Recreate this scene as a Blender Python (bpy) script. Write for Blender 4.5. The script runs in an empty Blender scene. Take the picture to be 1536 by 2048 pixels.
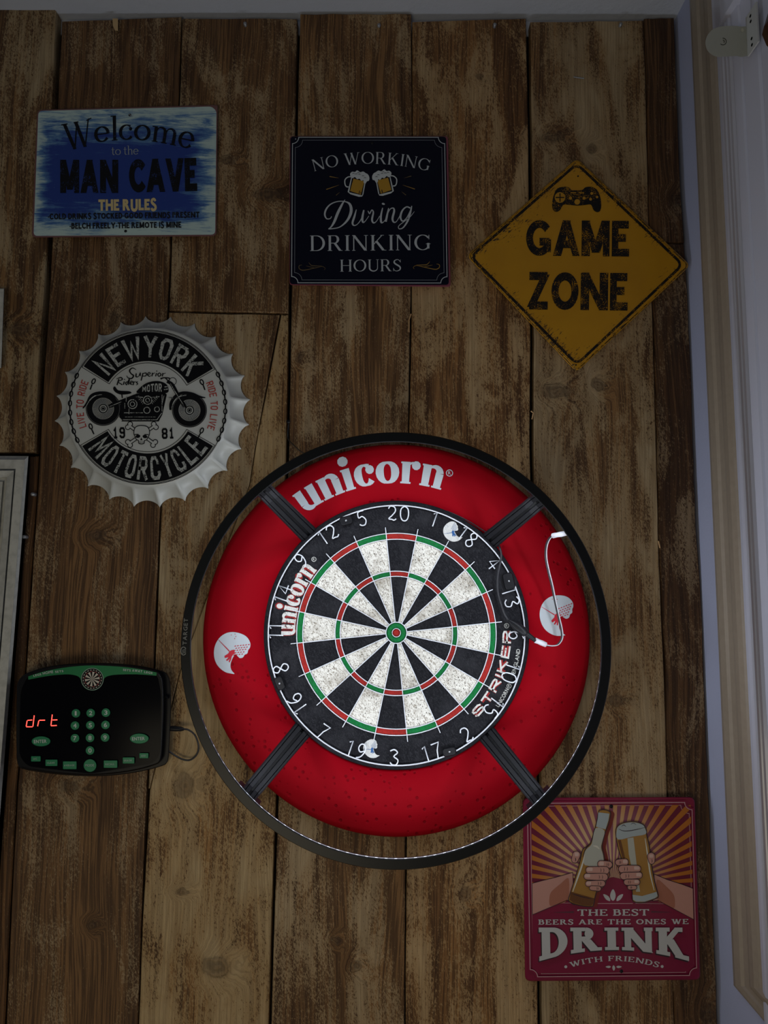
import bpy, bmesh, math, random
from math import sin, cos, pi, radians, hypot, atan2
from mathutils import Vector, Matrix
random.seed(7)
S = bpy.context.scene
COL = S.collection

# ------------------------------------------------------------------ camera
# the photograph is 1536 x 2048; F is the focal length in those pixels
F = 1280.0; CX, CY = 768.0, 1024.0
vy = Vector((774-CX, -(1153-CY), -F)).normalized()          # direction into the wall, in camera space
vz = Vector((857-CX, 12654.0, -F)); vz = (vz - vy*vz.dot(vy)).normalized()
vx = vy.cross(vz).normalized()
RC = Matrix((vx, vy, vz))                                   # camera space -> room space
CH = 1.62                                                   # camera height
def unit_hit(px, py):
    d = RC @ Vector(((px-CX)/F, -(py-CY)/F, -1.0)); return d/d.y
BD = 0.340/((unit_hit(992.1, 1266)-unit_hit(593.3, 1266)).length)   # distance to the board face (double ring is 340 mm)
D = BD + 0.047                                              # distance to the front of the planks (y = 0)
CAM = Vector((0, -D, CH))
def W(px, py, d=0.0):
    """point of the plane parallel to the planked wall, d metres in front of it, seen at a photo pixel"""
    return CAM + unit_hit(px, py)*(D-d)
def PR(p):
    q = RC.transposed() @ (Vector(p)-CAM); return (CX+F*q.x/-q.z, CY-F*q.y/-q.z)
def fitcircle(l, r, t, b, d):
    c = W((l+r)/2, (t+b)/2, d); R = (W(r, (t+b)/2, d)-W(l, (t+b)/2, d)).length/2
    for _ in range(12):
        pts = [PR((c.x+R*cos(a), c.y, c.z+R*sin(a))) for a in [i*pi/60 for i in range(120)]]
        xs = [p[0] for p in pts]; ys = [p[1] for p in pts]
        k = R/((max(xs)-min(xs))/2)
        c = c + Vector((((l+r)-(max(xs)+min(xs)))/2*k, 0, -((t+b)-(max(ys)+min(ys)))/2*k))
        R *= (r-l)/(max(xs)-min(xs))
    return c, R
cd = bpy.data.cameras.new('camera'); cam = bpy.data.objects.new('camera', cd); COL.objects.link(cam)
cd.sensor_width = 36; cd.lens = F*36/2048; cd.clip_start = 0.01; cd.clip_end = 50
cam.matrix_world = Matrix.Translation(CAM) @ RC.to_4x4()
S.camera = cam

# ------------------------------------------------------------------ world, exposure
w = bpy.data.worlds.new('world'); S.world = w; w.use_nodes = True
bg = w.node_tree.nodes['Background']
bg.inputs[0].default_value = (0.70, 0.82, 1.0, 1); bg.inputs[1].default_value = 0.10
S.view_settings.view_transform = 'Standard'; S.view_settings.look = 'None'
S.view_settings.exposure = 0.0; S.view_settings.gamma = 1.0; S.view_settings.use_curve_mapping = False
LED_STRENGTH = 230.0

al = bpy.data.lights.new('added_fill', 'AREA'); al.energy = 11.0; al.size = 1.1; al.color = (1.0, .88, .64)  # added warm fill, brightens the lower planks; no such lamp is seen
alo = bpy.data.objects.new('added_fill', al); COL.objects.link(alo); alo.location = (-.7, -2.2, .35)
alo.rotation_euler = (Vector((-.1, 0, .95))-alo.location).to_track_quat('-Z', 'Y').to_euler()

# ------------------------------------------------------------------ materials
class NT:
    def __init__(s, name):
        s.m = bpy.data.materials.new(name); s.m.use_nodes = True; s.t = s.m.node_tree
        s.t.nodes.clear(); s.out = s.t.nodes.new('ShaderNodeOutputMaterial')
        s.b = s.t.nodes.new('ShaderNodeBsdfPrincipled'); s.t.links.new(s.b.outputs[0], s.out.inputs[0])
    def n(s, kind, **kw):
        nd = s.t.nodes.new('ShaderNode'+kind)
        for k, v in kw.items(): setattr(nd, k, v)
        return nd
    def set(s, sock, v):
        if hasattr(v, 'is_output') or isinstance(v, bpy.types.NodeSocket): s.t.links.new(v, sock)
        elif isinstance(v, (tuple, list)) and sock.type == 'RGBA' and len(v) == 3: sock.default_value = (*v, 1)
        else: sock.default_value = v
    def math(s, op, a, b=0.0, c=None, clamp=False):
        nd = s.n('Math', operation=op); nd.use_clamp = clamp; s.set(nd.inputs[0], a); s.set(nd.inputs[1], b)
        if c is not None: s.set(nd.inputs[2], c)
        return nd.outputs[0]
    def vmath(s, op, a, b=(0, 0, 0)):
        nd = s.n('VectorMath', operation=op); s.set(nd.inputs[0], a); s.set(nd.inputs[1], b)
        return nd.outputs['Value'] if op in ('LENGTH', 'DOT_PRODUCT', 'DISTANCE') else nd.outputs[0]
    def noise(s, vec, scale=1, detail=3, rough=.55, dist=0.0):
        nd = s.n('TexNoise'); s.set(nd.inputs['Vector'], vec); nd.inputs['Scale'].default_value = scale
        nd.inputs['Detail'].default_value = detail; nd.inputs['Roughness'].default_value = rough
        nd.inputs['Distortion'].default_value = dist; return nd.outputs[0]
    def voro(s, vec, scale=1, feature='F1'):
        nd = s.n('TexVoronoi', feature=feature); s.set(nd.inputs['Vector'], vec); nd.inputs['Scale'].default_value = scale
        return nd.outputs['Distance']
    def ss(s, v, a, b, lo=0.0, hi=1.0):
        nd = s.n('MapRange', interpolation_type='SMOOTHSTEP'); s.set(nd.inputs[0], v)
        nd.inputs[1].default_value = a; nd.inputs[2].default_value = b
        s.set(nd.inputs[3], lo); s.set(nd.inputs[4], hi); return nd.outputs[0]
    def mix(s, f, a, b, blend='MIX'):
        nd = s.n('Mix', data_type='RGBA', blend_type=blend); s.set(nd.inputs[0], f); s.set(nd.inputs[6], a); s.set(nd.inputs[7], b)
        return nd.outputs[2]
    def base(s, v, rough=.5, spec=.5, metal=0.0):
        s.set(s.b.inputs['Base Color'], v); s.set(s.b.inputs['Roughness'], rough)
        s.b.inputs['Specular IOR Level'].default_value = spec; s.b.inputs['Metallic'].default_value = metal
    def bump(s, h, strength=.3, dist=.001):
        nd = s.n('Bump'); nd.inputs['Strength'].default_value = strength; nd.inputs['Distance'].default_value = dist
        s.set(nd.inputs['Height'], h); s.t.links.new(nd.outputs[0], s.b.inputs['Normal'])
def mat(name, col, rough=.5, spec=.5, metal=0.0, bump=None, emit=None, var=0.0):
    t = NT(name); pos = t.n('NewGeometry').outputs['Position']
    c = col
    if var: c = t.mix(t.ss(t.noise(pos, 90, 4), .35, .7), col, tuple(x*(1-var) for x in col))
    t.base(c, rough, spec, metal)
    if bump: t.bump(t.noise(pos, bump[0], 4), bump[1], bump[2])
    if emit: t.b.inputs['Emission Color'].default_value = (*emit[0], 1); t.b.inputs['Emission Strength'].default_value = emit[1]
    return t.m
def worn(name, col, under, amount=.5, scale=420, rough=.45, spec=.5, stretch=(1, 1, 1)):
    """printed colour flaked through to the colour under it"""
    t = NT(name); pos = t.n('NewGeometry').outputs['Position']; v = t.vmath('MULTIPLY', pos, stretch)
    big = t.noise(v, scale*.12, 3); fine = t.noise(v, scale, 3, .7)
    m = t.math('ADD', t.math('MULTIPLY', big, .45), fine)
    t.base(t.mix(t.ss(m, .98-amount*.3, 1.02-amount*.3), col, under), rough, spec*.4); return t.m

# ------------------------------------------------------------------ mesh builder
def px_dist(a, b): return hypot(a[0]-b[0], a[1]-b[1])
def normals2(pts, closed):
    n = len(pts); out = []
    for i in range(n):
        if closed: a, b, c = pts[i-1], pts[i], pts[(i+1) % n]
        else: a, b, c = pts[max(i-1, 0)], pts[i], pts[min(i+1, n-1)]
        d1 = (b[0]-a[0], b[1]-a[1]); d2 = (c[0]-b[0], c[1]-b[1])
        l1 = hypot(*d1); l2 = hypot(*d2)
        if l1 < 1e-9: d1, l1 = d2, l2
        if l2 < 1e-9: d2, l2 = d1, l1
        if l1 < 1e-9: out.append((0, 1)); continue
        n1 = (-d1[1]/l1, d1[0]/l1); n2 = (-d2[1]/l2, d2[0]/l2)
        m = (n1[0]+n2[0], n1[1]+n2[1]); lm = hypot(*m)
        if lm < .2: out.append(n1); continue
        m = (m[0]/lm, m[1]/lm); k = 1/max(.45, m[0]*n1[0]+m[1]*n1[1]); out.append((m[0]*k, m[1]*k))
    return out
def spline(pts, n=6, closed=False):
    P = [tuple(p) for p in pts]; L = len(P); out = []; dim = len(P[0])
    rng = range(L) if closed else range(L-1)
    for i in rng:
        p0 = P[i-1] if (closed or i > 0) else P[0]; p1 = P[i]; p2 = P[(i+1) % L]; p3 = P[(i+2) % L] if (closed or i+2 < L) else P[-1]
        for j in range(n):
            t = j/n
            out.append(tuple(.5*((2*p1[k])+(-p0[k]+p2[k])*t+(2*p0[k]-5*p1[k]+4*p2[k]-p3[k])*t*t+(-p0[k]+3*p1[k]-3*p2[k]+p3[k])*t**3) for k in range(dim)))
    if not closed: out.append(P[-1])
    return out
def ell(cx, cy, rx, ry=None, n=28, a0=0, a1=2*pi, rot=0):
    ry = rx if ry is None else ry; full = abs(abs(a1-a0)-2*pi) < 1e-6; m = n if full else n+1; out = []
    for i in range(m):
        a = a0+(a1-a0)*i/n; x, y = rx*cos(a), ry*sin(a)
        out.append((cx+x*cos(rot)-y*sin(rot), cy+x*sin(rot)+y*cos(rot)))
    return out
def roundpoly(pts, r, n=5):
    out = []; L = len(pts)
    for i in range(L):
        a, b, c = pts[i-1], pts[i], pts[(i+1) % L]
        la, lc = px_dist(a, b), px_dist(c, b); rr = min(r, la*.45, lc*.45)
        p = (b[0]+(a[0]-b[0])*rr/la, b[1]+(a[1]-b[1])*rr/la); q = (b[0]+(c[0]-b[0])*rr/lc, b[1]+(c[1]-b[1])*rr/lc)
        for j in range(n+1):
            t = j/n; out.append(((1-t)**2*p[0]+2*t*(1-t)*b[0]+t*t*q[0], (1-t)**2*p[1]+2*t*(1-t)*b[1]+t*t*q[1]))
    return out
def rect(cx, cy, w, h): return [(cx-w/2, cy-h/2), (cx+w/2, cy-h/2), (cx+w/2, cy+h/2), (cx-w/2, cy+h/2)]
def inset(pts, r):
    A = sum(pts[i-1][0]*pts[i][1]-pts[i][0]*pts[i-1][1] for i in range(len(pts)))
    s = 1 if A > 0 else -1
    return [(p[0]+n[0]*r*s, p[1]+n[1]*r*s) for p, n in zip(pts, normals2(pts, True))]

class MB:
    """collects faces; 2-D drawing is in a frame (fr) mapped to a plane parallel to the wall at depth d"""
    def __init__(s, fr=None, d=0.0): s.v = []; s.f = []; s.sm = []; s.fr = fr or (lambda x, y: (x, y)); s.d = d
    def P(s, p, d=None): return W(*s.fr(p[0], p[1]), s.d if d is None else d)
    def add(s, verts, faces, smooth=False):
        k = len(s.v); s.v += [Vector(v) for v in verts]; s.f += [tuple(i+k for i in f) for f in faces]; s.sm += [smooth]*len(faces)
    def poly(s, pts, d=None): s.add([s.P(p, d) for p in pts], [tuple(range(len(pts)))]); s.d += 5e-6     # successive marks never coincide
    def ribbon(s, pts, w, closed=False, d=None, caps=False):
        n = len(pts); ws = w if isinstance(w, (list, tuple)) else [w]*n
        pts = [tuple(p) for p in pts]
        if caps and not closed:
            for (i, j) in ((0, 1), (-1, -2)):
                L = px_dist(pts[i], pts[j]) or 1; pts[i] = (pts[i][0]+(pts[i][0]-pts[j][0])/L*ws[i]/2, pts[i][1]+(pts[i][1]-pts[j][1])/L*ws[i]/2)
        N = normals2(pts, closed); vs = []
        for p, nn, ww in zip(pts, N, ws):
            vs.append(s.P((p[0]+nn[0]*ww/2, p[1]+nn[1]*ww/2), d)); vs.append(s.P((p[0]-nn[0]*ww/2, p[1]-nn[1]*ww/2), d))
        m = n if closed else n-1
        s.add(vs, [(2*i, 2*i+1, (2*i+3) % (2*n), (2*i+2) % (2*n)) for i in range(m)]); s.d += 5e-6
    def brush(s, pts, ws, n=5, d=None):
        q = spline([(p[0], p[1], w) for p, w in zip(pts, ws)], n)
        s.ribbon([(a[0], a[1]) for a in q], [max(.2, a[2]) for a in q], d=d)
    def disc(s, cx, cy, r, ry=None, n=24, d=None, rot=0): s.poly(ell(cx, cy, r, ry, n, rot=rot), d)
    def ring(s, cx, cy, r, w, ry=None, n=40, d=None, a0=0, a1=2*pi):
        full = abs(abs(a1-a0)-2*pi) < 1e-6; s.ribbon(ell(cx, cy, r, ry, n, a0, a1), w, closed=full, d=d)
    def prism(s, pts, d0, d1, bev=0.0, smooth=False, back=False):
        """solid with the drawn outline, from depth d0 up to d1, front edge rounded by bev (frame units)"""
        n = len(pts)
        if bev:
            db = min(abs(d1-d0)*.5, .0035)
            loops = [(pts, d0), (pts, d1-db), (inset(pts, bev*.3), d1-db*.3), (inset(pts, bev), d1)]
        else: loops = [(pts, d0), (pts, d1)]
        vs = []; fs = []
        for L, dd in loops: vs += [s.P(p, dd) for p in L]
        for k in range(len(loops)-1):
            for i in range(n): j = (i+1) % n; fs.append((k*n+i, k*n+j, (k+1)*n+j, (k+1)*n+i))
        k = (len(loops)-1)*n
        s.add(vs, fs, smooth or bool(bev)); s.add([vs[k+i] for i in range(n)], [tuple(range(n))])
        if back: s.add([vs[i] for i in range(n)], [tuple(range(n))])
    def tube(s, pts, r, n=8, closed=False, caps=True):
        pts = [Vector(p) for p in pts]; m = len(pts); vs = []; fs = []
        rs = r if isinstance(r, (list, tuple)) else [r]*m
        up = None
        for i, p in enumerate(pts):
            a = pts[i-1] if (i > 0 or closed) else p; b = pts[(i+1) % m] if (i < m-1 or closed) else p
            t = (b-a).normalized()
            if up is None: up = Vector((0, 0, 1)) if abs(t.z) < .9 else Vector((1, 0, 0))
            u = t.cross(up).normalized(); v = u.cross(t).normalized(); up = v
            for k in range(n): q = 2*pi*k/n; vs.append(p+(u*cos(q)+v*sin(q))*rs[i])
        for i in range(m if closed else m-1):
            for k in range(n):
                a = i*n+k; b = i*n+(k+1) % n; c = ((i+1) % m)*n+(k+1) % n; e = ((i+1) % m)*n+k; fs.append((a, b, c, e))
        s.add(vs, fs, True)
        if caps and not closed: s.add(vs[:n], [tuple(range(n))]); s.add(vs[-n:], [tuple(range(n))])
    def lathe(s, c, prof, n=64, a0=0.0, a1=2*pi, closed_prof=True, smooth=True):
        """profile of (radius, depth) turned about the axis through c perpendicular to the wall"""
        full = abs(a1-a0-2*pi) < 1e-6; m = n if full else n+1; L = len(prof); vs = []; fs = []
        for i in range(m):
            a = a0+(a1-a0)*i/n
            for r, d in prof: vs.append((c.x+r*cos(a), -d, c.z+r*sin(a)))
        for i in range(n):
            for k in range(L if closed_prof else L-1):
                j = (i+1) % m; q = (k+1) % L; fs.append((i*L+k, i*L+q, j*L+q, j*L+k))
        s.add(vs, fs, smooth)
    def box(s, x0, x1, y0, y1, z0, z1):
        v = [(x, y, z) for x in (x0, x1) for y in (y0, y1) for z in (z0, z1)]
        s.add(v, [(0, 1, 3, 2), (4, 6, 7, 5), (0, 4, 5, 1), (2, 3, 7, 6), (0, 2, 6, 4), (1, 5, 7, 3)])
    def build(s, name, material, parent=None, label=None, cat=None, group=None, kind=None, origin=None):
        me = bpy.data.meshes.new(name); o = bpy.data.objects.new(name, me); COL.objects.link(o)
        if parent is not None: o.parent = parent; org = Vector(parent.get('_o', (0, 0, 0)))
        else:
            if origin is None:
                xs = [v.x for v in s.v]; ys = [v.y for v in s.v]; zs = [v.z for v in s.v]
                origin = Vector(((min(xs)+max(xs))/2, max(ys), (min(zs)+max(zs))/2))
            org = Vector(origin); o.location = org
        o['_o'] = list(org)
        me.from_pydata([v-org for v in s.v], [], s.f); me.polygons.foreach_set('use_smooth', s.sm)
        if isinstance(material, (list, tuple)):
            for m in material: me.materials.append(m)
        else: me.materials.append(material)
        bm = bmesh.new(); bm.from_mesh(me); bmesh.ops.recalc_face_normals(bm, faces=bm.faces); bm.to_mesh(me); bm.free()
        me.update(); tag(o, label, cat, group, kind); return o
def tag(o, label=None, cat=None, group=None, kind=None):
    if label: o['label'] = label
    if cat: o['category'] = cat
    if group: o['group'] = group
    if kind: o['kind'] = kind
def thing(name, loc, label, cat, group=None):
    o = bpy.data.objects.new(name, None); COL.objects.link(o); o.location = loc; o['_o'] = list(loc)
    o.empty_display_size = .03; tag(o, label, cat, group); return o
def crop(ox, oy, s): return lambda x, y: (ox+x/s, oy+y/s)

# ------------------------------------------------------------------ lettering
_bf = {}
def bglyph(ch, bold=0.0):
    k = (ch, bold)
    if k not in _bf:
        cu = bpy.data.curves.new('t', 'FONT'); cu.body = ch; cu.size = 1; cu.offset = bold; cu.resolution_u = 3; cu.fill_mode = 'FRONT'
        ob = bpy.data.objects.new('t', cu); COL.objects.link(ob)
        me = ob.to_mesh(); vs = [(v.co.x, v.co.y) for v in me.vertices]; fs = [tuple(p.vertices) for p in me.polygons]
        # keep only the front face (text is flat)
        ob.to_mesh_clear(); COL.objects.unlink(ob); bpy.data.objects.remove(ob); bpy.data.curves.remove(cu)
        _bf[k] = (vs, fs)
    return _bf[k]
def bold_glyph(ch, bold):
    vs, fs = bglyph(ch, bold); H = bglyph('H', bold)[0]
    y0 = min(v[1] for v in H); hh = max(v[1] for v in H)-y0; x0 = min(v[0] for v in vs)
    q = [((v[0]-x0)/hh, (v[1]-y0)/hh) for v in vs]; return q, fs, max(v[0] for v in q)
class G2:
    def __init__(s): s.v = []; s.f = []
    def poly(s, pts): s.k = getattr(s, 'k', 0)+1; k = len(s.v); s.v += [(p[0], p[1], s.k) for p in pts]; s.f.append(tuple(range(k, k+len(pts))))
    def rib(s, pts, ws, closed=False):
        s.k = getattr(s, 'k', 0)+1; z = s.k
        if not isinstance(ws, (list, tuple)): ws = [ws]*len(pts)
        N = normals2(pts, closed); k = len(s.v); n = len(pts)
        for p, m, w in zip(pts, N, ws): s.v += [(p[0]+m[0]*w/2, p[1]+m[1]*w/2, z), (p[0]-m[0]*w/2, p[1]-m[1]*w/2, z)]
        for i in range(n if closed else n-1): s.f.append((k+2*i, k+2*i+1, k+(2*i+3) % (2*n), k+(2*i+2) % (2*n)))
_sf = {}
def serif_glyph(ch, T=.16, t=.05, sl=.10, st=.04):
    key = (ch, T, t, sl, st)
    if key in _sf: return _sf[key]
    g = G2(); X = .62; sans = sl < 0
    if sans: st = t
    def ser(x, y, h=None, w=None):
        if sans: return
        h = (w or T)/2+sl if h is None else h; yy = y+st/2 if y < .01 else y-st/2; g.rib([(x-h, yy), (x+h, yy)], st)
    def stem(x, y0=0.0, y1=1.0, w=None, a=True, b=True):
        w = w or T; g.rib([(x, y0), (x, y1)], w)
        if a: ser(x, y0, w=w)
        if b: ser(x, y1, w=w)
    def ln(a, b, w):
        dx, dy = b[0]-a[0], b[1]-a[1]
        if abs(dx) < 1e-6 or abs(dy) < .3: g.rib([a, b], w); return
        hw = w/2*hypot(dx, dy)/abs(dy); g.poly([(a[0]-hw, a[1]), (a[0]+hw, a[1]), (b[0]+hw, b[1]), (b[0]-hw, b[1])])   # level-cut diagonal
    def arc(cx, cy, rx, ry, a0, a1, n=16, closed=False):
        pts = []; ws = []
        for i in range(n if closed else n+1):
            a = radians(a0+(a1-a0)*i/n); pts.append((cx+rx*cos(a), cy+ry*sin(a))); ws.append(t+(T*1.05-t)*abs(cos(a))**1.3)
        g.rib(pts, ws, closed)
    def bowl(x0, yt, yb, xr):
        ry = (yt-yb)/2; xm = max(x0+.05, xr-ry*.95*min(1, (xr-x0)/ry)); rx = xr-xm
        ln((x0, yt-t/2), (xm, yt-t/2), t); ln((x0, yb+t/2), (xm, yb+t/2), t); arc(xm, (yt+yb)/2, rx-T/2, ry-t/2, 90, -90)
    def ball(x, y, r): g.poly(ell(x, y, r, r, 10))
    h = T/2
    if ch == 'A': ln((.07, 0), (.42, 1), t*1.3); ln((.40, 1), (.76, 0), T); ln((.17, .33), (.62, .33), t); ser(.07, 0, sl+.04); ser(.76, 0)
    elif ch == 'B': stem(.17); bowl(.17, 1, .5, .66); bowl(.17, .5+t, 0, .74)
    elif ch == 'D': stem(.17); bowl(.17, 1, 0, .86)
    elif ch in 'EF':
        stem(.17); ln((.17, 1-st/2), (.66, 1-st/2), st); ln((.17, .52), (.56, .52), t)
        if not sans: ln((.64, 1), (.64, .78), st*1.2); ln((.5, .62), (.5, .42), st)
        if ch == 'E':
            ln((.17, st/2), (.68, st/2), st)
            if not sans: ln((.69, 0), (.69, .24), st*1.2)
    elif ch in 'CG':
        arc(.5, .5, .43-h*.6, .5-t/2, 38, 322, 22)
        if not sans: ln((.84, .98), (.84, .7), st*1.2)
        if ch == 'G': ln((.80, .46), (.80, .1), T); ser(.80, .42)
        elif not sans: ball(.82, .2, t*.6)
        if ch == 'G' and sans: ln((.5, .5-t/2), (.86, .5-t/2), t)
    elif ch == 'H': stem(.17); stem(.78); ln((.17, .51), (.78, .51), t)
    elif ch == 'I': stem(.17)
    elif ch == 'K': stem(.17); ln((.22, .40), (.68, 1), t*1.2); ln((.36, .60), (.76, 0), T); ser(.68, 1, sl+.04); ser(.78, 0)
    elif ch == 'L': stem(.17); ln((.17, st/2), (.66, st/2), st); (None if sans else ln((.65, 0), (.65, .24), st*1.2))
    elif ch == 'M': stem(.14, w=t*1.4); ln((.14, 1), (.5, .1), T); ln((.5, .1), (.86, 1), t*1.3); stem(.88)
    elif ch == 'N': stem(.15, w=t*1.4); ln((.17-h*.3, 1), (.80, 0), T); ln((.82, 0), (.82, 1), t*1.4); ser(.82, 1, sl+.05)
    elif ch == 'O': arc(.5, .5, .45-h*.8, .5-t/2, 0, 360, 28, True)
    elif ch == 'P': stem(.17); bowl(.17, 1, .45, .7)
    elif ch == 'R': stem(.17); bowl(.17, 1, .48, .68); ln((.44, .5), (.74, 0), T); ser(.76, 0, T/2+sl*.6)
    elif ch == 'S':
        p = spline([(.58, .80), (.47, .95), (.33, .975), (.17, .88), (.15, .72), (.28, .58), (.46, .46), (.58, .32), (.56, .13), (.38, .02), (.2, .04), (.1, .2)], 3)
        n = len(p); g.rib(p, [t+(T-t)*max(0, sin(pi*i/(n-1)))**2.2 for i in range(n)]); (None if sans else (ln((.60, .98), (.60, .74), st), ln((.09, .0), (.09, .27), st)))
    elif ch == 'T': ln((.02, 1-st/2), (.80, 1-st/2), st); (None if sans else (ln((.03, 1), (.03, .74), st*1.2), ln((.79, 1), (.79, .74), st*1.2))); stem(.41, b=False)
    elif ch == 'U':
        ln((.17, .3), (.17, 1), T); ser(.17, 1); pts = ell(.46, .3, .29, .28, 12, pi, 2*pi); n = len(pts)
        g.rib(pts, [T+(t*1.2-T)*i/(n-1) for i in range(n)]); ln((.75, .3), (.75, 1), t*1.2); ser(.75, 1, sl+.04)
    elif ch == 'W':
        ln((.08, 1), (.34, 0), T); ln((.34, 0), (.56, .95), t*1.2); ln((.52, 1), (.78, 0), T); ln((.78, 0), (1.02, 1), t*1.2); ser(.08, 1); ser(.54, 1, T/2+.03); ser(1.04, 1, sl+.04)
    elif ch == 'V': ln((.08, 1), (.44, 0), T); ln((.44, 0), (.76, 1), t*1.2); ser(.08, 1); ser(.78, 1, sl+.04)
    elif ch == 'Y': ln((.06, 1), (.42, .45), T); ln((.42, .45), (.76, 1), t*1.2); ln((.42, 0), (.42, .5), T); ser(.42, 0); ser(.06, 1); ser(.78, 1, sl+.04)
    elif ch == 'Z': ln((.06, 1-t/2), (.70, 1-t/2), t); ln((.64, 1-t*.3), (.12, t*.3), T); ln((.06, t/2), (.72, t/2), t)
    elif ch == 'u':
        ln((.17, X), (.17, .2), T); pts = ell(.36, .2, .19, .2-t/2, 10, pi, 2*pi*.98); n = len(pts); g.rib(pts, [T+(t-T)*min(1, 1.4*i/(n-1)) for i in range(n)])
        ln((.56, 0), (.56, X), T); ln((.02, X-st/2), (.2, X-st/2), st); ln((.42, X-st/2), (.6, X-st/2), st); ln((.56, st/2), (.74, st/2), st)
    elif ch in 'nmh':
        top = 1.0 if ch == 'h' else X
        ln((.17, 0), (.17, top), T); ser(.17, 0); ln((.02, top-st/2), (.2, top-st/2), st)
        for x in ([.17, .56] if ch == 'm' else [.17]):
            xr = x+.39; pts = ell((x+xr)/2+.02, X-.19, .17, .19-t/2, 10, pi, 0); n = len(pts); g.rib(pts, [t+(T-t)*max(0, (i/(n-1)-.3)/.7) for i in range(n)]); ln((xr, X-.19), (xr, 0), T); ser(xr, 0)
    elif ch == 'i': ln((.17, 0), (.17, X), T); ser(.17, 0); ln((.02, X-st/2), (.2, X-st/2), st); ball(.17, .84, max(T*.62, .07))
    elif ch == 'l': ln((.17, 0), (.17, 1), T); ser(.17, 0); ln((.02, 1-st/2), (.2, 1-st/2), st)
    elif ch == 'c': arc(.36, X/2, .31-h*.8, X/2-t/2, 55, 325, 16); ball(.52, X*.72, max(T*.55, t))
    elif ch == 'e': arc(.36, X/2, .31-h*.8, X/2-t/2, 0, 325, 18); ln((.1, X*.52), (.62, X*.52), t)
    elif ch == 'o': arc(.37, X/2, .33-h*.8, X/2-t/2, 0, 360, 22, True)
    elif ch == 'r': ln((.17, 0), (.17, X), T); ser(.17, 0); ln((.02, X-st/2), (.2, X-st/2), st); g.rib(ell(.38, X-.2, .17, .18, 6, pi, pi*.35), t); ball(.46, X-.09, max(T*.55, t))
    elif ch == 't': g.rib([(.2, .84), (.2, .15), (.26, .03), (.42, .04)], [T*.8, T, T*.8, t]); ln((.03, X-t/2), (.42, X-t/2), t)
    x0 = min(v[0] for v in g.v); v = [(a[0]-x0, a[1], a[2]) for a in g.v]
    _sf[key] = (v, g.f, max(a[0] for a in v)); return _sf[key]
_BL = {
 'A': [[(0, 0), (0, .7), (.3, 1), (.7, 1), (1, .7), (1, 0)], [(0, .4), (1, .4)]], 'B': [[(0, 0), (0, 1), (.8, 1), (1, .85), (1, .65), (.8, .52), (1, .4), (1, .15), (.8, 0), (0, 0)], [(0, .52), (.8, .52)]],
 'C': [[(1, .75), (1, .85), (.78, 1), (.22, 1), (0, .85), (0, .15), (.22, 0), (.78, 0), (1, .15), (1, .25)]], 'D': [[(0, 0), (0, 1), (.75, 1), (1, .8), (1, .2), (.75, 0), (0, 0)]],
 'E': [[(1, 1), (0, 1), (0, 0), (1, 0)], [(0, .52), (.8, .52)]], 'F': [[(1, 1), (0, 1), (0, 0)], [(0, .52), (.8, .52)]],
 'G': [[(1, .8), (.78, 1), (.22, 1), (0, .85), (0, .15), (.22, 0), (1, 0), (1, .5), (.6, .5)]], 'H': [[(0, 0), (0, 1)], [(1, 0), (1, 1)], [(0, .5), (1, .5)]],
 'I': [[(0, 0), (0, 1)]], 'K': [[(0, 0), (0, 1)], [(1, 1), (.05, .45)], [(.3, .6), (1, 0)]], 'L': [[(0, 1), (0, 0), (1, 0)]],
 'M': [[(0, 0), (0, 1), (.5, .3), (1, 1), (1, 0)]], 'N': [[(0, 0), (0, 1), (1, 0), (1, 1)]],
 'O': [[(0, .2), (0, .8), (.25, 1), (.75, 1), (1, .8), (1, .2), (.75, 0), (.25, 0), (0, .2)]],
 'R': [[(0, 0), (0, 1), (.78, 1), (1, .86), (1, .62), (.78, .48), (0, .48)], [(.45, .48), (1, 0)]],
 'S': [[(1, .82), (.8, 1), (.2, 1), (0, .85), (0, .65), (.2, .52), (.8, .48), (1, .35), (1, .15), (.8, 0), (.2, 0), (0, .18)]],
 'T': [[(0, 1), (1, 1)], [(.5, 1), (.5, 0)]], 'U': [[(0, 1), (0, .2), (.25, 0), (.75, 0), (1, .2), (1, 1)]], 'V': [[(0, 1), (.5, 0), (1, 1)]],
 'W': [[(0, 1), (.22, 0), (.5, .75), (.78, 0), (1, 1)]], 'Y': [[(0, 1), (.5, .45), (1, 1)], [(.5, .45), (.5, 0)]],
 '1': [[(0, .8), (.4, 1), (.4, 0)], [(0, 0), (.8, 0)]],
 '9': [[(1, .5), (.22, .5), (0, .65), (0, .85), (.22, 1), (.78, 1), (1, .85), (1, .15), (.78, 0), (.22, 0), (0, .15)]],
 '8': [[(.2, .5), (0, .65), (0, .88), (.2, 1), (.8, 1), (1, .88), (1, .65), (.8, .5), (1, .35), (1, .12), (.8, 0), (.2, 0), (0, .12), (0, .35), (.2, .5), (.8, .5)]],
}
def block_glyph(ch, wd=.42, T=.13):
    g = G2(); w = {'I': 0, 'M': wd*1.35, 'W': wd*1.5, '1': wd*.6}.get(ch, wd)
    for st_ in _BL[ch]:
        p = [(x*w+T/2, T/2+y*(1-T)) for x, y in st_]
        if px_dist(p[0], p[-1]) < 1e-6: g.rib(p[:-1], T, True)
        else:
            for (i, j) in ((0, 1), (-1, -2)):
                L = px_dist(p[i], p[j]); p[i] = (p[i][0]+(p[i][0]-p[j][0])/L*T*.45, p[i][1]+(p[i][1]-p[j][1])/L*T*.45)
            g.rib(p, T)
    x0 = min(v[0] for v in g.v); v = [(a[0]-x0, a[1], a[2]) for a in g.v]; return v, g.f, max(a[0] for a in v)
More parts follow.
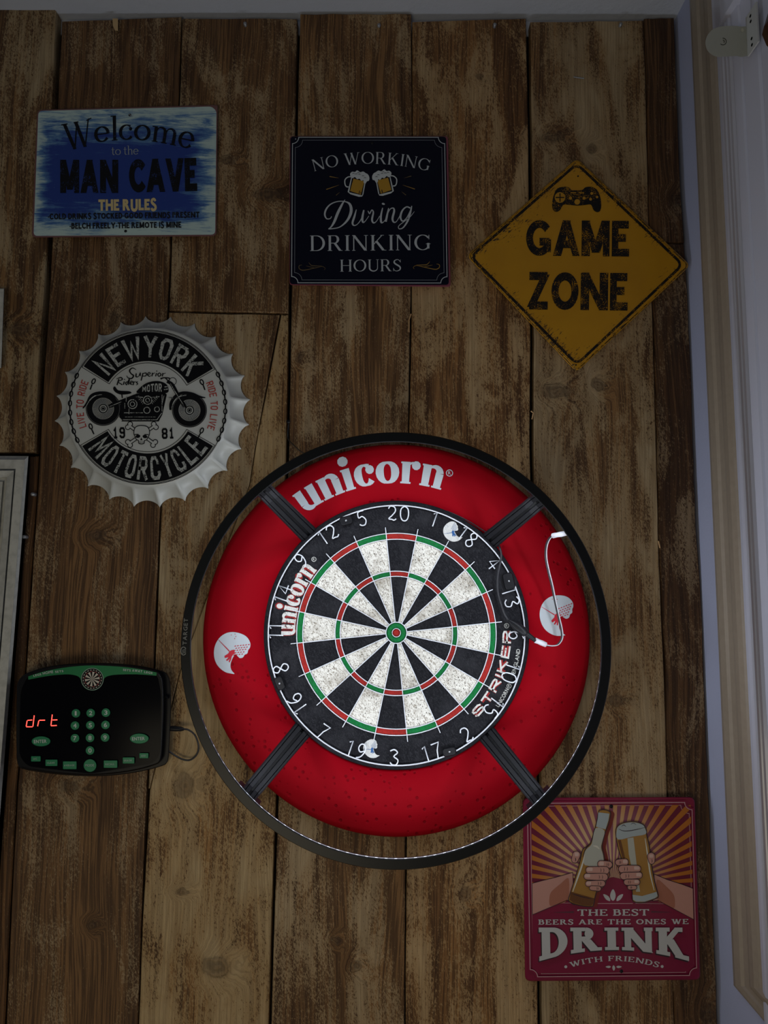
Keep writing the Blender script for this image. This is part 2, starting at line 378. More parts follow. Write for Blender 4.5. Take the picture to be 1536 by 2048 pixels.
def arcbt(cx, cy, r0, r1, a0, a1):
    """text on an arc (degrees, counter-clockwise from +x as seen); r0 at the baseline, r1 at the cap line; y is down"""
    def f(u, v):
        a = radians(a0+(a1-a0)*u); r = r0+(r1-r0)*v; return (cx+r*cos(a), cy-r*sin(a))
    return f
def linebt(x0, y0, x1, y1, h, slant=0.0):
    L = hypot(x1-x0, y1-y0); dx, dy = (x1-x0)/L, (y1-y0)/L
    return lambda u, v: (x0+(x1-x0)*u+dy*h*v+dx*slant*v, y0+(y1-y0)*u-dx*h*v+dy*slant*v)
def text(mb, s, f, style='bold', gap=.14, space=.4, d=None, thick=0.0, **kw):
    gl = []; x = 0
    for ch in s:
        if ch == ' ': x += space; continue
        if ch == '•':
            v = ell(.12, .42, .12, .12, 10); gl.append((v, [tuple(range(10))], x)); x += .24+gap; continue
        if ch == '·':
            v = ell(.13, .42, .13, .13, 8); gl.append((v, [tuple(range(8))], x)); x += .26+gap; continue
        if style == 'sans': q_ = kw.get('T', .2); v, fc, wd = serif_glyph(ch, q_, kw.get('t', q_*.86), -.01, .1)
        elif style == 'bold': v, fc, wd = bold_glyph(ch, kw.get('bold', 0.0))
        elif style == 'serif': v, fc, wd = serif_glyph(ch, kw.get('T', .16), kw.get('t', .05), kw.get('sl', .09), kw.get('st', .04))
        else: v, fc, wd = block_glyph(ch, kw.get('wd', .42), kw.get('T', .13))
        gl.append((v, fc, x)); x += wd+gap
    tot = max(g[2]+max(v[0] for v in g[0]) for g in gl)
    dd = mb.d if d is None else d
    for i, (v, fc, xo) in enumerate(gl):
        pts = [f((a[0]+xo)/tot, a[1]) for a in v]
        lift = [(a[2]*.00005 if len(a) > 2 else 0.0) for a in v]      # strokes a hair apart, so overlaps never coincide
        if thick:
            vs = [mb.P(p, dd+z) for p, z in zip(pts, lift)]; mb.add(vs, fc)
            edges = {}
            for f1 in fc:
                for a, b in zip(f1, f1[1:]+f1[:1]): edges.setdefault((min(a, b), max(a, b)), []).append((a, b))
            bk = [mb.P(p, dd-thick) for p in pts]; k = len(vs)
            mb.add(vs+bk, [(e[0][0], e[0][1], e[0][1]+k, e[0][0]+k) for e in edges.values() if len(e) == 1])
        else: mb.add([mb.P(p, dd+z) for p, z in zip(pts, lift)], fc)
    return tot

# ------------------------------------------------------------------ wood
# knots: (photo px, photo py, radius x mm, radius z mm)
KNOTS = [(535, 388, 30, 13), (1112, 782, 30, 15), (1196, 770, 14, 14), (712, 1930, 11, 11), (672, 1880, 8, 8), (225, 640, 10, 22), (140, 1575, 20, 12),
         (182, 1850, 9, 9), (368, 1572, 20, 26), (432, 1935, 26, 18), (365, 1783, 13, 7), (932, 1788, 12, 14), (1105, 275, 28, 12), (1182, 298, 11, 11),
         (1232, 1400, 15, 12), (455, 320, 16, 10), (1360, 400, 18, 14), (960, 155, 9, 8), (190, 1070, 18, 12), (1420, 2035, 16, 20), (40, 660, 24, 14), (600, 715, 10, 10)]
def make_wood(name, edge=False):
    t = NT(name); oi = t.n('ObjectInfo'); pos = t.n('NewGeometry').outputs['Position']
    rnd = t.math('MULTIPLY', oi.outputs['Random'], 37.0)
    off = t.n('CombineXYZ'); t.set(off.inputs[0], rnd); t.set(off.inputs[2], t.math('MULTIPLY', rnd, 1.7))
    # knot field
    dmin = None
    kn = t.n('TexNoise'); t.set(kn.inputs['Vector'], pos); kn.inputs['Scale'].default_value = 55; kn.inputs['Detail'].default_value = 2
    kp = t.vmath('ADD', pos, t.vmath('MULTIPLY', t.vmath('SUBTRACT', kn.outputs[1], (.5, .5, .5)), (.017, 0, .017)))
    for px, py, rx, rz in KNOTS:
        c = W(px, py)
        q = t.vmath('MULTIPLY', t.vmath('SUBTRACT', kp, tuple(c)), (1250/rx, 0, 1250/rz)); l = t.vmath('LENGTH', q)
        dmin = l if dmin is None else t.math('SMOOTH_MIN', dmin, l, .3)
    warp = t.math('MULTIPLY', t.ss(dmin, 0.6, 3.6, 1.0, 0.0), 1.0)
    p = t.vmath('ADD', pos, off.outputs[0])
    wob = t.noise(t.vmath('MULTIPLY', p, (7, 7, 1.6)), 1, 2)
    sx = t.n('SeparateXYZ'); t.set(sx.inputs[0], p)
    gx = t.math('ADD', sx.outputs[0], t.math('MULTIPLY', wob, .06))
    gx = t.math('ADD', gx, t.math('MULTIPLY', warp, .030))
    gv = t.n('CombineXYZ'); t.set(gv.inputs[0], gx); t.set(gv.inputs[2], t.math('MULTIPLY', sx.outputs[2], .022)); t.set(gv.inputs[1], t.math('MULTIPLY', sx.outputs[1], .3))
    fine = t.noise(gv.outputs[0], 330, 3, .65); mid = t.noise(gv.outputs[0], 90, 3, .6); broad = t.noise(gv.outputs[0], 22, 3, .6)
    # saw marks and speckled remains of the old grey surface
    rot = t.n('VectorRotate', rotation_type='Y_AXIS'); t.set(rot.inputs['Vector'], p); rot.inputs['Angle'].default_value = radians(32)
    sp = t.noise(t.vmath('MULTIPLY', rot.outputs[0], (1.5, 1, .55)), 300, 3, .75, 1.0)
    sp2 = t.noise(t.vmath('MULTIPLY', p, (1, 1, .35)), 520, 2, .7)
    patch = t.noise(t.vmath('MULTIPLY', p, (1, 1, .33)), 16, 4, .6, .6)
    wash = t.math('ADD', t.math('MULTIPLY', t.math('ADD', sp, sp2), .5), t.math('MULTIPLY', t.math('SUBTRACT', patch, .5), .85))
    wash = t.math('ADD', wash, t.math('MULTIPLY', t.math('SUBTRACT', oi.outputs['Alpha'], .5), .42))
    wash = t.math('ADD', wash, t.math('MULTIPLY', t.math('SUBTRACT', mid, .5), .25))
    wm = t.ss(wash, .485, .565)
    dark = t.mix(t.ss(mid, .35, .65), (.080, .040, .016), (.185, .100, .040))
    dark = t.mix(t.ss(broad, .38, .66), dark, (.26, .145, .058))
    dark = t.mix(t.ss(fine, .44, .56, .7, 0.0), dark, (.040, .019, .008))
    blot = t.ss(t.noise(t.vmath('MULTIPLY', p, (1, 1, .2)), 9, 3), .60, .78)
    dark = t.mix(t.math('MULTIPLY', blot, .7), dark, (.05, .033, .022))
    grey = t.mix(t.ss(patch, .4, .75), (.35, .25, .13), (.50, .41, .26))
    grey = t.mix(t.ss(fine, .42, .58, .35, 0), grey, (.18, .12, .065))
    col = t.mix(t.math('MULTIPLY', wm, .78), dark, grey)
    rings = t.ss(t.math('SINE', t.math('MULTIPLY', t.math('ADD', dmin, t.math('MULTIPLY', wob, 1.2)), 9)), -.8, 1.0)
    kc = t.mix(rings, (.055, .036, .022), (.12, .078, .042))
    col = t.mix(t.ss(dmin, .4, 1.6, .65, 0.0), col, kc)
    line = t.math('MULTIPLY', t.ss(t.math('ABSOLUTE', t.math('SUBTRACT', dmin, 1.0)), .0, .2, .3, 0), 1.0)
    col = t.mix(line, col, (.03, .02, .012))
    col = t.mix(1.0, col, oi.outputs['Color'], 'MULTIPLY')
    t.base(col, .62, .28)
    h = t.math('ADD', t.math('MULTIPLY', fine, .6), t.math('MULTIPLY', sp, .55)); h = t.math('ADD', h, t.math('MULTIPLY', rings, t.ss(dmin, .9, 1.4, .4, 0.0)))
    t.bump(h, .55, .0022); return t.m
M = {}
M['wood'] = make_wood('reclaimed_pine')
M['back'] = mat('dark_gap', (.012, .010, .009), .9, .1)
M['plaster'] = mat('pale_paint', (.42, .45, .62), .75, .25, bump=(160, .25, .0012))
M['ceil'] = mat('ceiling_paint', (.50, .53, .60), .85, .2, bump=(70, .5, .003))
M['gloss'] = mat('white_gloss_paint', (.58, .60, .72), .16, .5, bump=(40, .15, .0006))
M['bare'] = mat('primed_beige_moulding', (.33, .275, .215), .42, .35, var=.07, bump=(60, .15, .0006))
M['offwhite'] = mat('old_white_paint', (.50, .50, .46), .45, .4, bump=(120, .35, .0008), var=.2)
M['steel'] = mat('dull_steel', (.35, .36, .38), .4, .5, .8)
M['black'] = mat('black_plastic', (.007, .007, .009), .4, .2)
M['satin'] = mat('satin_black', (.010, .011, .012), .32, .22)
M['rubber'] = mat('black_cable', (.02, .02, .024), .4, .4)
M['hole'] = mat('dark_hole', (.003, .003, .003), .8, .1)

# ------------------------------------------------------------------ the setting
GX = W(1350, 35).x; GXb = W(1436, 2048).x
XR = max(GX, GXb)+.006                                    # right wall
ZC = W(60, 20.5, .003).z+.0005                                   # ceiling height
BACKD = -.024                                             # plaster behind the planks
m = MB(); x0 = W(0, 1024).x-1.1
m.add([(x0, -BACKD, -.05), (XR, -BACKD, -.05), (XR, -BACKD, ZC), (x0, -BACKD, ZC), (x0, -BACKD+.1, -.05), (XR+.1, -BACKD+.1, -.05), (XR+.1, -BACKD+.1, ZC+.1), (x0, -BACKD+.1, ZC+.1)],
      [(0, 1, 2, 3), (4, 5, 6, 7), (0, 3, 7, 4), (3, 2, 6, 7), (0, 1, 5, 4)])
WALL = m.build('wall_back', M['back'], kind='structure', origin=(0, 0, 1.5))
m = MB(); m.box(XR, XR+.1, -1.9, -BACKD, -.05, ZC); m.build('wall_right', M['plaster'], kind='structure')
m = MB(); m.box(x0, XR+.1, -2.6, -BACKD+.1, ZC, ZC+.1); m.build('ceiling', M['ceil'], kind='structure')
m = MB(); m.box(x0, XR+.1, -2.6, -BACKD+.1, -.15, -.05); m.build('floor', mat('floor_boards', (.12, .08, .05), .5), kind='structure')

m = MB(); m.box(x0, XR, .0206, -BACKD, ZC-.030, ZC); m.build('trim_6', M['ceil'], kind='structure')
# planks -------------------------------------------------------------
def xat(line, y):
    if y <= line[0][1]: a, b = line[0], line[1]
    elif y >= line[-1][1]: a, b = line[-2], line[-1]
    else:
        for a, b in zip(line, line[1:]):
            if a[1] <= y <= b[1]: break
    return a[0]+(b[0]-a[0])*(y-a[1])/(b[1]-a[1])
gA = [(120, 22), (111, 216), (101, 478), (96, 558), (82, 801), (76, 905), (69, 1030), (64, 1100), (32, 1566), (19.5, 1787), (10, 2009), (7, 2060)]
gB = [(363.5, 35), (358, 208), (342, 476), (340, 558), (336, 620), (321, 1019), (309, 1308), (296, 1540), (283, 1850), (275.5, 2060)]
gC = [(597, 30), (592, 271), (580.5, 578), (575, 896), (554, 1600), (547, 1800), (540, 2045), (539, 2060)]
gD = [(823.7, 30), (825, 270), (823, 578), (817.6, 859), (812.6, 1678), (810, 2060)]
gE = [(1056, 30), (1059.5, 273), (1061, 394), (1064, 656), (1063, 902), (1078, 1566), (1079, 1971), (1080, 2060)]
gF = [(1288, 35), (1293.7, 191), (1298, 437), (1306, 609), (1312, 806), (1318, 1079), (1329, 1333), (1336, 1579), (1347, 1966), (1350, 2060)]
gG = [(1350, 35), (1354, 164), (1363, 383), (1374, 533), (1376, 560), (1385.6, 806), (1395, 1060), (1403, 1169), (1413, 1388), (1419, 1580), (1427, 1768), (1437, 2035), (1438, 2060)]
gL = [(-150, 0), (-150, 2060)]
crack = [(559, 628), (511, 888), (497, 975), (430, 1150), (361, 1335), (335, 1440), (309, 1538), (296, 1592)]
g0in = [(57, 905), (52, 1000), (29, 1300), (9, 1566), (-25, 2060)]
BOT = W(760, 2048).z - .75
def edge_pts(line, y0, y1, off, jit, seed, step=34):
    r = random.Random(seed); out = []; y = y0
    ys = []
    while y < y1-8: ys.append(y); y += step
    ys.append(y1)
    w_ = 0
    for y in ys: w_ = w_*.6+r.uniform(-jit, jit); out.append((xat(line, y)+off+w_, y))
    return out
def plank(L, R, ytop, ybot, front, tint, wash, seed, gl=1.6, gr=1.6, jit=.5, topjit=1.0, deep=.020):
    """ytop/ybot: single photo rows or (left, right); ybot None runs on down to the floor"""
    yt = ytop if isinstance(ytop, tuple) else (ytop, ytop)
    yb = ybot if isinstance(ybot, tuple) else ((ybot, ybot) if ybot else (2060, 2060))
    l = edge_pts(L, yt[0], yb[0], gl, jit, seed); r = edge_pts(R, yt[1], yb[1], -gr, jit, seed+50)
    rr = random.Random(seed+9); top = []
    xs0, xs1 = l[0][0], r[0][0]
    for i in range(1, 7): top.append((xs0+(xs1-xs0)*i/7, yt[0]+(yt[1]-yt[0])*i/7+rr.uniform(-topjit, topjit)))
    pts = [W(*p, 0) for p in l[::-1]]+[W(*p, 0) for p in top]+[W(*p, 0) for p in r]
    if not ybot:      # on down to the floor, square
        pts = [Vector((pts[0].x, 0, 0.0))]+pts+[Vector((pts[-1].x, 0, 0.0))]
    n = len(pts); c = sum(pts, Vector())/n; b = .0016
    N = normals2([(p.x, p.z) for p in pts], True)
    A = sum(pts[i-1].x*pts[i].z-pts[i].x*pts[i-1].z for i in range(n)); sg = 1 if A > 0 else -1
    m = MB(); lo = []
    lo += [Vector((p.x, deep, p.z)) for p in pts]
    lo += [Vector((p.x, -front+b, p.z)) for p in pts]
    lo += [Vector((p.x+q[0]*b*sg, -front, p.z+q[1]*b*sg)) for p, q in zip(pts, N)]
    fs = []
    for k in range(2):
        for i in range(n): j = (i+1) % n; fs.append((k*n+i, k*n+j, (k+1)*n+j, (k+1)*n+i))
    m.add(lo, fs); m.add(lo[2*n:], [tuple(range(n))])
    o = m.build('plank', M['wood'], WALL); o.color = (*tint, wash); return o
P0 = plank(gL, gA, (21, 21), (905, 905), .003, (.90, .86, .80), .50, 1, gr=7, jit=.6)
for i in range(0): pass
plank(gA, gB, (40, 31), None, -.002, (.80, .74, .70), .38, 2, gl=2.8, gr=2.2)
plank(gB, gC, (36, 37), (620, 626), 0.0, (.92, .86, .80), .46, 3, gr=3.0)
plank(gB, crack, (624, 629), (1578, 1578), -.001, (1.0, .97, .93), .64, 4, gr=.4, jit=.3)
plank([(561, 629)]+crack[1:-1]+[(298.5, 1576), (283, 1850), (275.5, 2060)], gC, (629, 629), None, -.0012, (1.18, 1.10, .95), .72, 5, gl=1.0, gr=3.2, jit=.3)
plank(gC, gD, (29, 29), None, .002, (1.0, .93, .86), .52, 6, gl=3.4)
plank(gD, gE, (42, 35), None, -.001, (1.14, 1.0, .84), .56, 7, gl=1.0, gr=3.2)
plank(gE, gF, (43, 40), None, .0, (1.0, .95, .90), .66, 8, gl=5.0, gr=1.4)
plank(gF, gG, (35, 33), (483, 483), -.002, (.50, .44, .42), .32, 9, gr=.6, jit=.4)
plank(gF, gG, (485, 485), None, -.003, (.62, .55, .52), .40, 10, gr=.6, jit=1.0)
plank(g0in, gA, (911, 911), None, -.004, (.66, .56, .48), .30, 11, gl=0, gr=1.2)
# nail heads in the planks
def plank_nail(px, py, r=.0035, host=None):
    c = W(px, py, .0); m = MB(); m.lathe(c, [(0.0001, .0065), (r*.6, .0064), (r, .0050), (r, -.004)], 12, closed_prof=False)
    return m.build('nail', M['steel'], WALL)
for q in [(491, 51), (758, 54), (989, 53), (1240, 52), (68, 989), (51, 1074)]: plank_nail(*q)
m = MB(); m.tube([W(1147, 154, .004), W(1168, 157, .004)], .0012, 6); m.build('staple', M['steel'], WALL)
m = MB(); m.prism([(225, 37), (236, 37), (236, 62), (230, 61), (226, 52)], .0, .0035); m.build('wood_chip', mat('raw_wood', (.52, .36, .18), .7), WALL)
# splinters of raw wood on plank edges
for pts in ([(822, 628), (818, 640), (818, 664)], [(1062, 822), (1067, 826), (1064, 838)], [(1317, 1082), (1320, 1096)]):
    m = MB(); m.tube([W(x, y, .002) for x, y in pts], .0013, 6); m.build('splinter', mat('splinter_wood', (.50, .30, .14), .7), WALL)

# right wall: beige moulding and the white ribbed window lining ---------
def depth_at(px, py, lift=0.0):
    """depth of a face of the right wall (lift metres proud of it) seen at a photo pixel"""
    u = unit_hit(px, py); return D-(XR-lift-CAM.x)/u.x
d1 = depth_at(1397, 300, .006); d2 = depth_at(1443, 300, .016)
def wallpt(px, py, lift=0.0):
    X = XR-lift; u = unit_hit(px, py); t = (X-CAM.x)/u.x; return CAM+u*t
ztop = ZC-.001; zcorner = wallpt(1473, 1963).z
def profile_strip(prof, z0, z1, name, material, parent=None, **kw):
    """prof: (depth, lift) points; a moulding standing vertically against the right wall"""
    m = MB(); L = len(prof)
    vs = [(XR-l, -d, z) for z in (z0, z1) for d, l in prof]
    m.add(vs, [(k, k+1, L+k+1, L+k) for k in range(L-1)]); m.add(vs[:L], [tuple(range(L))]); m.add(vs[L:], [tuple(range(L))])
    return m.build(name, material, parent, **kw)
wd = d2-d1
prof = [(d1, 0), (d1, .010), (d1+wd*.12, .013), (d1+wd*.30, .013), (d1+wd*.36, .010), (d1+wd*.52, .011), (d1+wd*.66, .016), (d1+wd*.80, .018), (d1+wd*.92, .016), (d2, .012), (d2, 0)]
ARCH = thing('trim_1', (XR, -d1, zcorner), None, None); ARCH['kind'] = 'structure'
m = MB(); L = len(prof); vs = [(XR-l, -d, zcorner+(d-d1)*.55) for d, l in prof]+[(XR-l, -d, ztop) for d, l in prof]
m.add(vs, [(k, k+1, L+k+1, L+k) for k in range(L-1)]); m.build('upright_moulding', M['bare'], ARCH)
# lower rail: same section laid along the wall (towards the room), mitred at the corner
m = MB(); L = len(prof); vs = []
for t_ in (0, 1):
    for d, l in prof:
        k = d-d1; vs.append((XR-l, -(d1+k) if t_ == 0 else -(d1+1.1), zcorner+k*.55))
m.add(vs, [(k, k+1, L+k+1, L+k) for k in range(L-1)]); m.build('bottom_moulding', M['bare'], ARCH)
# white gloss lining with beads
n = d2+.0005; wp = [(n, 0), (n, .016), (n+.008, .017), (n+.016, .0165), (n+.019, .013), (n+.022, .0165), (n+.027, .0165), (n+.029, .013), (n+.032, .0165), (n+.036, .016),
      (n+.038, .012), (n+.042, .014), (n+.060, .013), (n+.062, .009), (n+.066, .012), (n+.10, .010), (n+.103, .006), (n+.110, .010), (n+.5, .008), (n+.5, 0)]
zl = wallpt(1447, 45, .018).z
LIN = profile_strip(wp, zcorner-.6, zl, 'trim_2', M['gloss'], kind='structure')
profile_strip([(n-.002, 0), (n-.002, .020), (n+.03, .024), (n+.5, .024), (n+.5, 0)], zl, ztop, 'trim_3', M['gloss'], kind='structure')

# left: white door casing with a mitred corner -------------------------
def casing():
    out = [(57, 912), (8, 1566), (-34, 2060)]
    T = thing('trim_4', W(57, 912, .02), None, None); T['kind'] = 'structure'
    steps = [(0, 7, .012, .018), (7, 26, .026, .026), (26, 29, .020, .020), (29, 43, .030, .026), (43, 51, .017, .017), (51, 58, .022, .022), (58, 70, .014, .014)]
    m = MB()
    def off(k, y):                       # outer edge moved inwards by k px, straight down the wall
        return xat(out, max(y, 912))-k
    prof_ = []; 
    for a, b, da, db in steps: prof_ += [(a+.4, da), (b-.4, db)]
    vs = []; L = len(prof_)
    zb = 0.0
    for k, d in prof_:
        a = W(57-k, 912+k, d); b = W(xat(out, 2060)-k*1.0, 2060, d)
        dirx = (b.x-a.x)/(b.z-a.z); e = Vector((a.x+dirx*(zb-a.z), a.y, zb)); vs += [a, e]
    k0 = W(57, 912, -.003); k1 = W(xat(out, 2060), 2060, -.003)
    vs += [k0, Vector((k0.x+(k1.x-k0.x)/(k1.z-k0.z)*(zb-k0.z), k0.y, zb))]
    fs = [(2*i, 2*i+1, 2*i+3, 2*i+2) for i in range(L-1)]+[(2*L, 2*L+1, 1, 0)]
    m.add(vs, fs); m.build('door_casing_upright', M['offwhite'], T)
    m = MB(); vs = []
    for k, d in prof_: a = W(57-k, 912+k, d); vs += [a, Vector((a.x-1.0, a.y, a.z))]
    vs += [k0, Vector((k0.x-1.0, k0.y, k0.z))]
    m.add(vs, [(2*i, 2*i+1, 2*i+3, 2*i+2) for i in range(L-1)]+[(2*L, 2*L+1, 1, 0)]); m.build('door_casing_head', M['offwhite'], T)
    a = W(57-69, 912+69, .010); b = Vector((a.x-.9, a.y+.001, 0))
    m = MB(); m.box(b.x, a.x+.01, -.010, .004, 0.0, a.z+.01); m.build('door_1', mat('dark_door', (.03, .03, .03), .3), kind='structure')
casing()
m = MB(d=.018); q = [(-60, 577), (8.5, 577), (5, 668), (2.5, 736), (-60, 736)]
m.prism(q, .004, .018, 1.0); m.build('trim_5', M['offwhite'], kind='structure')

# ------------------------------------------------------------------ surround, dartboard, ring light
BCD = .047                                                  # depth of the board's face
BC = W(792.7, 1265.5, BCD)                                  # bull
SC, SR = fitcircle(403, 1183, 885.5, 1679, .032)
RD = .195                                                   # front of the light ring
RCn, RR = fitcircle(360.5, 1223.5, 860.5, 1744.6, RD)
print('board', BC, 'surround', SC, SR, 'ring', RCn, RR, 'D', D)
def at(c, r, deg, d):                                       # deg: clockwise from the top
    a = radians(deg); return Vector((c.x+r*sin(a), -d, c.z+r*cos(a)))
def bpx(fr_c, d):
    """drawing frame in millimetres centred on a point (x right, y DOWN), at depth d"""
    def f(x, y): return PR((fr_c.x+x*.001, -d, fr_c.z-y*.001))
    return f
def red_foam():
    t = NT('red_foam'); pos = t.n('NewGeometry').outputs['Position']
    v = t.voro(pos, 75); pick = t.noise(t.vmath('ADD', pos, (3, 0, 1)), 9, 2)
    sx = t.n('SeparateXYZ'); t.set(sx.inputs[0], pos)
    low = t.ss(sx.outputs[2], SC.z-.36, SC.z+.30, .20, -.12)
    on = t.ss(t.math('ADD', pick, low), .48, .56)
    pit = t.math('MULTIPLY', t.ss(v, .12, .26, 1.0, 0.0), on)
    t.base(t.mix(t.math('MULTIPLY', pit, .6), (.275, .0004, .006), (.12, .0003, .003)), .6, .06)
    t.bump(t.math('SUBTRACT', t.math('MULTIPLY', t.noise(pos, 700, 2), .06), pit), .6, .0016); return t.m
M['foam'] = red_foam()
M['print_white'] = mat('white_print', (.46, .50, .54), .5, .3)
m = MB(); r0 = .2262
m.lathe(SC, [(r0, .001), (r0, .029), (r0+.003, .032), (SR-.012, .032), (SR-.005, .0305), (SR-.001, .026), (SR, .020), (SR-.001, .001)], 128)
SUR = m.build('dartboard_surround', M['foam'], label='round red foam surround with white lettering encircling the dartboard', cat='surround', origin=SC)
m = MB(None, .0324); fs = bpx(SC, .0324); c0 = PR((SC.x, -.0324, SC.z))
fsur = bpx(SC, .0324); m = MB(fsur, .0324)
text(m, 'unicorn', arcbt(0, 0, 265, 328, 127.5, 73), 'serif', gap=.035, T=.235, t=.06, sl=.05, st=.05); m.build('lettering', M['print_white'], SUR)
m = MB(fsur, .0326)
def reg(m, x, y, r, w=1.2, d=None):
    m.ring(x, y, r, w, d=d, n=20); v, f, wd = bold_glyph('R', 0.0); m.add([m.P((x+(a[0]-wd/2)*r*1.1, y-(a[1]-.5)*r*1.1), d) for a in v], f)
sreg = W(899, 946, .0324); reg(m, (sreg.x-SC.x)*1000, -(sreg.z-SC.z)*1000, 5.6, 1.4); m.build('registered_mark', M['print_white'], SUR)

def horse_logo(parent, cx, cy, s, rot, d, cw, ci, name='crescent_logo'):
    """cx,cy photo px; s scales; traced crescent with the horned horse head"""
    def fr(x, y):
        x, y = (x-410)/3.339*s, (y-215)/3.339*s; return (cx+x*cos(rot)-y*sin(rot), cy+x*sin(rot)+y*cos(rot))
    m = MB(fr, d)
    white = [(427, 358), (400, 355), (368, 347), (335, 325), (308, 293), (292, 250), (290, 200), (302, 155), (328, 115), (362, 90), (400, 79), (445, 82), (490, 98), (518, 122), (533, 155), (530, 182),
             (518, 200), (512, 222), (495, 230), (483, 248), (462, 252), (448, 240), (434, 226), (424, 236), (412, 258), (402, 285), (400, 310), (408, 335)]
    m.poly(spline(white, 3, True)); o = m.build(name, cw, parent)
    m = MB(fr, d+.0003)
    m.ribbon([(320, 130), (392, 206)], [2.5, 7])
    m.poly([(425, 196), (405, 200), (392, 208), (385, 222), (360, 238), (362, 252), (372, 250), (386, 246), (378, 258), (370, 264), (376, 272), (390, 262), (396, 255), (388, 276), (394, 282), (404, 262), (408, 244), (418, 228), (430, 222)])
    for r_ in range(5):
        for k in range(6):
            x = 432+k*18+(r_ % 2)*8-r_*2; y = 172+r_*15-k*2
            if x < 526-r_*9 and y < 250: m.disc(x, y, 6.5, 3.0, 10, rot=-.35)
    for x, y in ((405, 98), (430, 92), (436, 108), (428, 122)): m.disc(x, y, 3, 3, 8)
    m.build('horse_head', ci, o); return o
M['red_print'] = mat('red_print', (.46, .004, .02), .5, .3)
M['blue_print'] = mat('blue_print', (.02, .08, .22), .6, .2)
horse_logo(SUR, 464, 1305, 1.0, 0.0, .0324, M['print_white'], M['red_print'])
horse_logo(SUR, 1115, 1231, 0.98, -.26, .0324, M['print_white'], M['red_print'])

# dartboard -----------------------------------------------------------
def sisal(name, col, fleck, k=.5, holes=None):
    t = NT(name); pos = t.n('NewGeometry').outputs['Position']
    rot = t.n('VectorRotate', rotation_type='Y_AXIS'); t.set(rot.inputs['Vector'], pos); rot.inputs['Angle'].default_value = radians(38)
    fib = t.noise(t.vmath('MULTIPLY', rot.outputs[0], (1, 1, .4)), 520, 2, .7, 1.4); dirt = t.noise(pos, 22, 4); spk = t.noise(pos, 700, 2, .8)
    c = t.mix(t.ss(fib, .38, .52, k, 0.0), col, fleck); c = t.mix(t.math('MULTIPLY', t.ss(dirt, .46, .72), k*.8), c, fleck)
    c = t.mix(t.ss(spk, .64, .70, 0.0, k), c, fleck)
    if holes is not None: c = t.mix(t.ss(t.voro(pos, 190), .13, .24, holes, 0), c, (.03, .025, .02))
    t.base(c, .9, .12); t.bump(fib, .5, .0008); return t.m
M['s_white'] = sisal('white_sisal', (.66, .64, .59), (.17, .14, .10), .85, .9)
M['s_black'] = sisal('black_sisal', (.006, .006, .008), (.026, .026, .030), .6)
M['s_red'] = sisal('red_sisal', (.30, .018, .015), (.14, .014, .010), .6, .5)
M['s_green'] = sisal('green_sisal', (.006, .14, .035), (.006, .06, .02), .6, .5)
M['wire'] = mat('pale_wire', (.60, .62, .68), .35, .5, .2)
RB = (W(1057.7, 1268, BCD)-W(528, 1268, BCD)).length/2
m = MB(); m.lathe(BC, [(.0005, .006), (RB-.001, .006), (RB+.002, .012), (RB+.002, .040), (RB-.001, .0455), (RB-.005, .0462), (.0005, .0462)], 128)
BOARD = thing('dartboard', (BC.x, 0, BC.z), 'round bristle dartboard with black and white beds and wire numbers', 'dartboard')
m.build('board_body', M['s_black'], BOARD)
ROT = 2.7
def bed(a0, a1, r0, r1, material, name='segment', n=6):
    g = .0004; m = MB(); vs = []
    for r, dd in ((r0+g, BCD-.0003), (r1-g, BCD-.0003)):
        for i in range(n+1): a = a0+(a1-a0)*i/n; vs.append(at(BC, r, a, dd))
    L = n+1; vs += [v+Vector((0, .0009, 0)) for v in vs[:2*L]]
    fs = [(i, i+1, L+i+1, L+i) for i in range(n)]+[(i, 2*L+i, 2*L+i+1, i+1) for i in range(n)]+[(L+i, L+i+1, 3*L+i+1, 3*L+i) for i in range(n)]+[(0, L, 3*L, 2*L), (n, 2*L+n, 3*L+n, L+n)]
    m.add(vs, fs); return m.build(name, material, BOARD)
for k in range(20):
    a0 = ROT-9+18*k; a1 = a0+18; s_, c_ = (('s_black', 's_red'), ('s_white', 's_green'))[k % 2]
    bed(a0, a1, .0178, .0958, M[s_]); bed(a0, a1, .0958, .1046, M[c_]); bed(a0, a1, .1046, .1596, M[s_]); bed(a0, a1, .1596, .1700, M[c_])
m = MB(); m.lathe(BC, [(.0071, BCD-.0012), (.0071, BCD), (.0177, BCD), (.0177, BCD-.0012)], 32); m.build('outer_bull', M['s_green'], BOARD)
m = MB(); m.lathe(BC, [(.0003, BCD), (.0069, BCD), (.0069, BCD-.0012)], 24, closed_prof=False); m.build('bullseye', M['s_red'], BOARD)
for k in range(20):
    a = ROT-9+18*k; m = MB(); m.tube([at(BC, .0178, a, BCD+.0004), at(BC, .181, a, BCD+.0004)], .0008, 6); m.build('divider_wire', M['wire'], BOARD)
for r in (.0071, .0178, .0958, .1046, .1596, .1700):
    m = MB(); m.tube([at(BC, r, i*3.75, BCD+.0006) for i in range(96)], .00085 if r > .01 else .0006, 6, closed=True); m.build('ring_wire', M['wire'], BOARD)
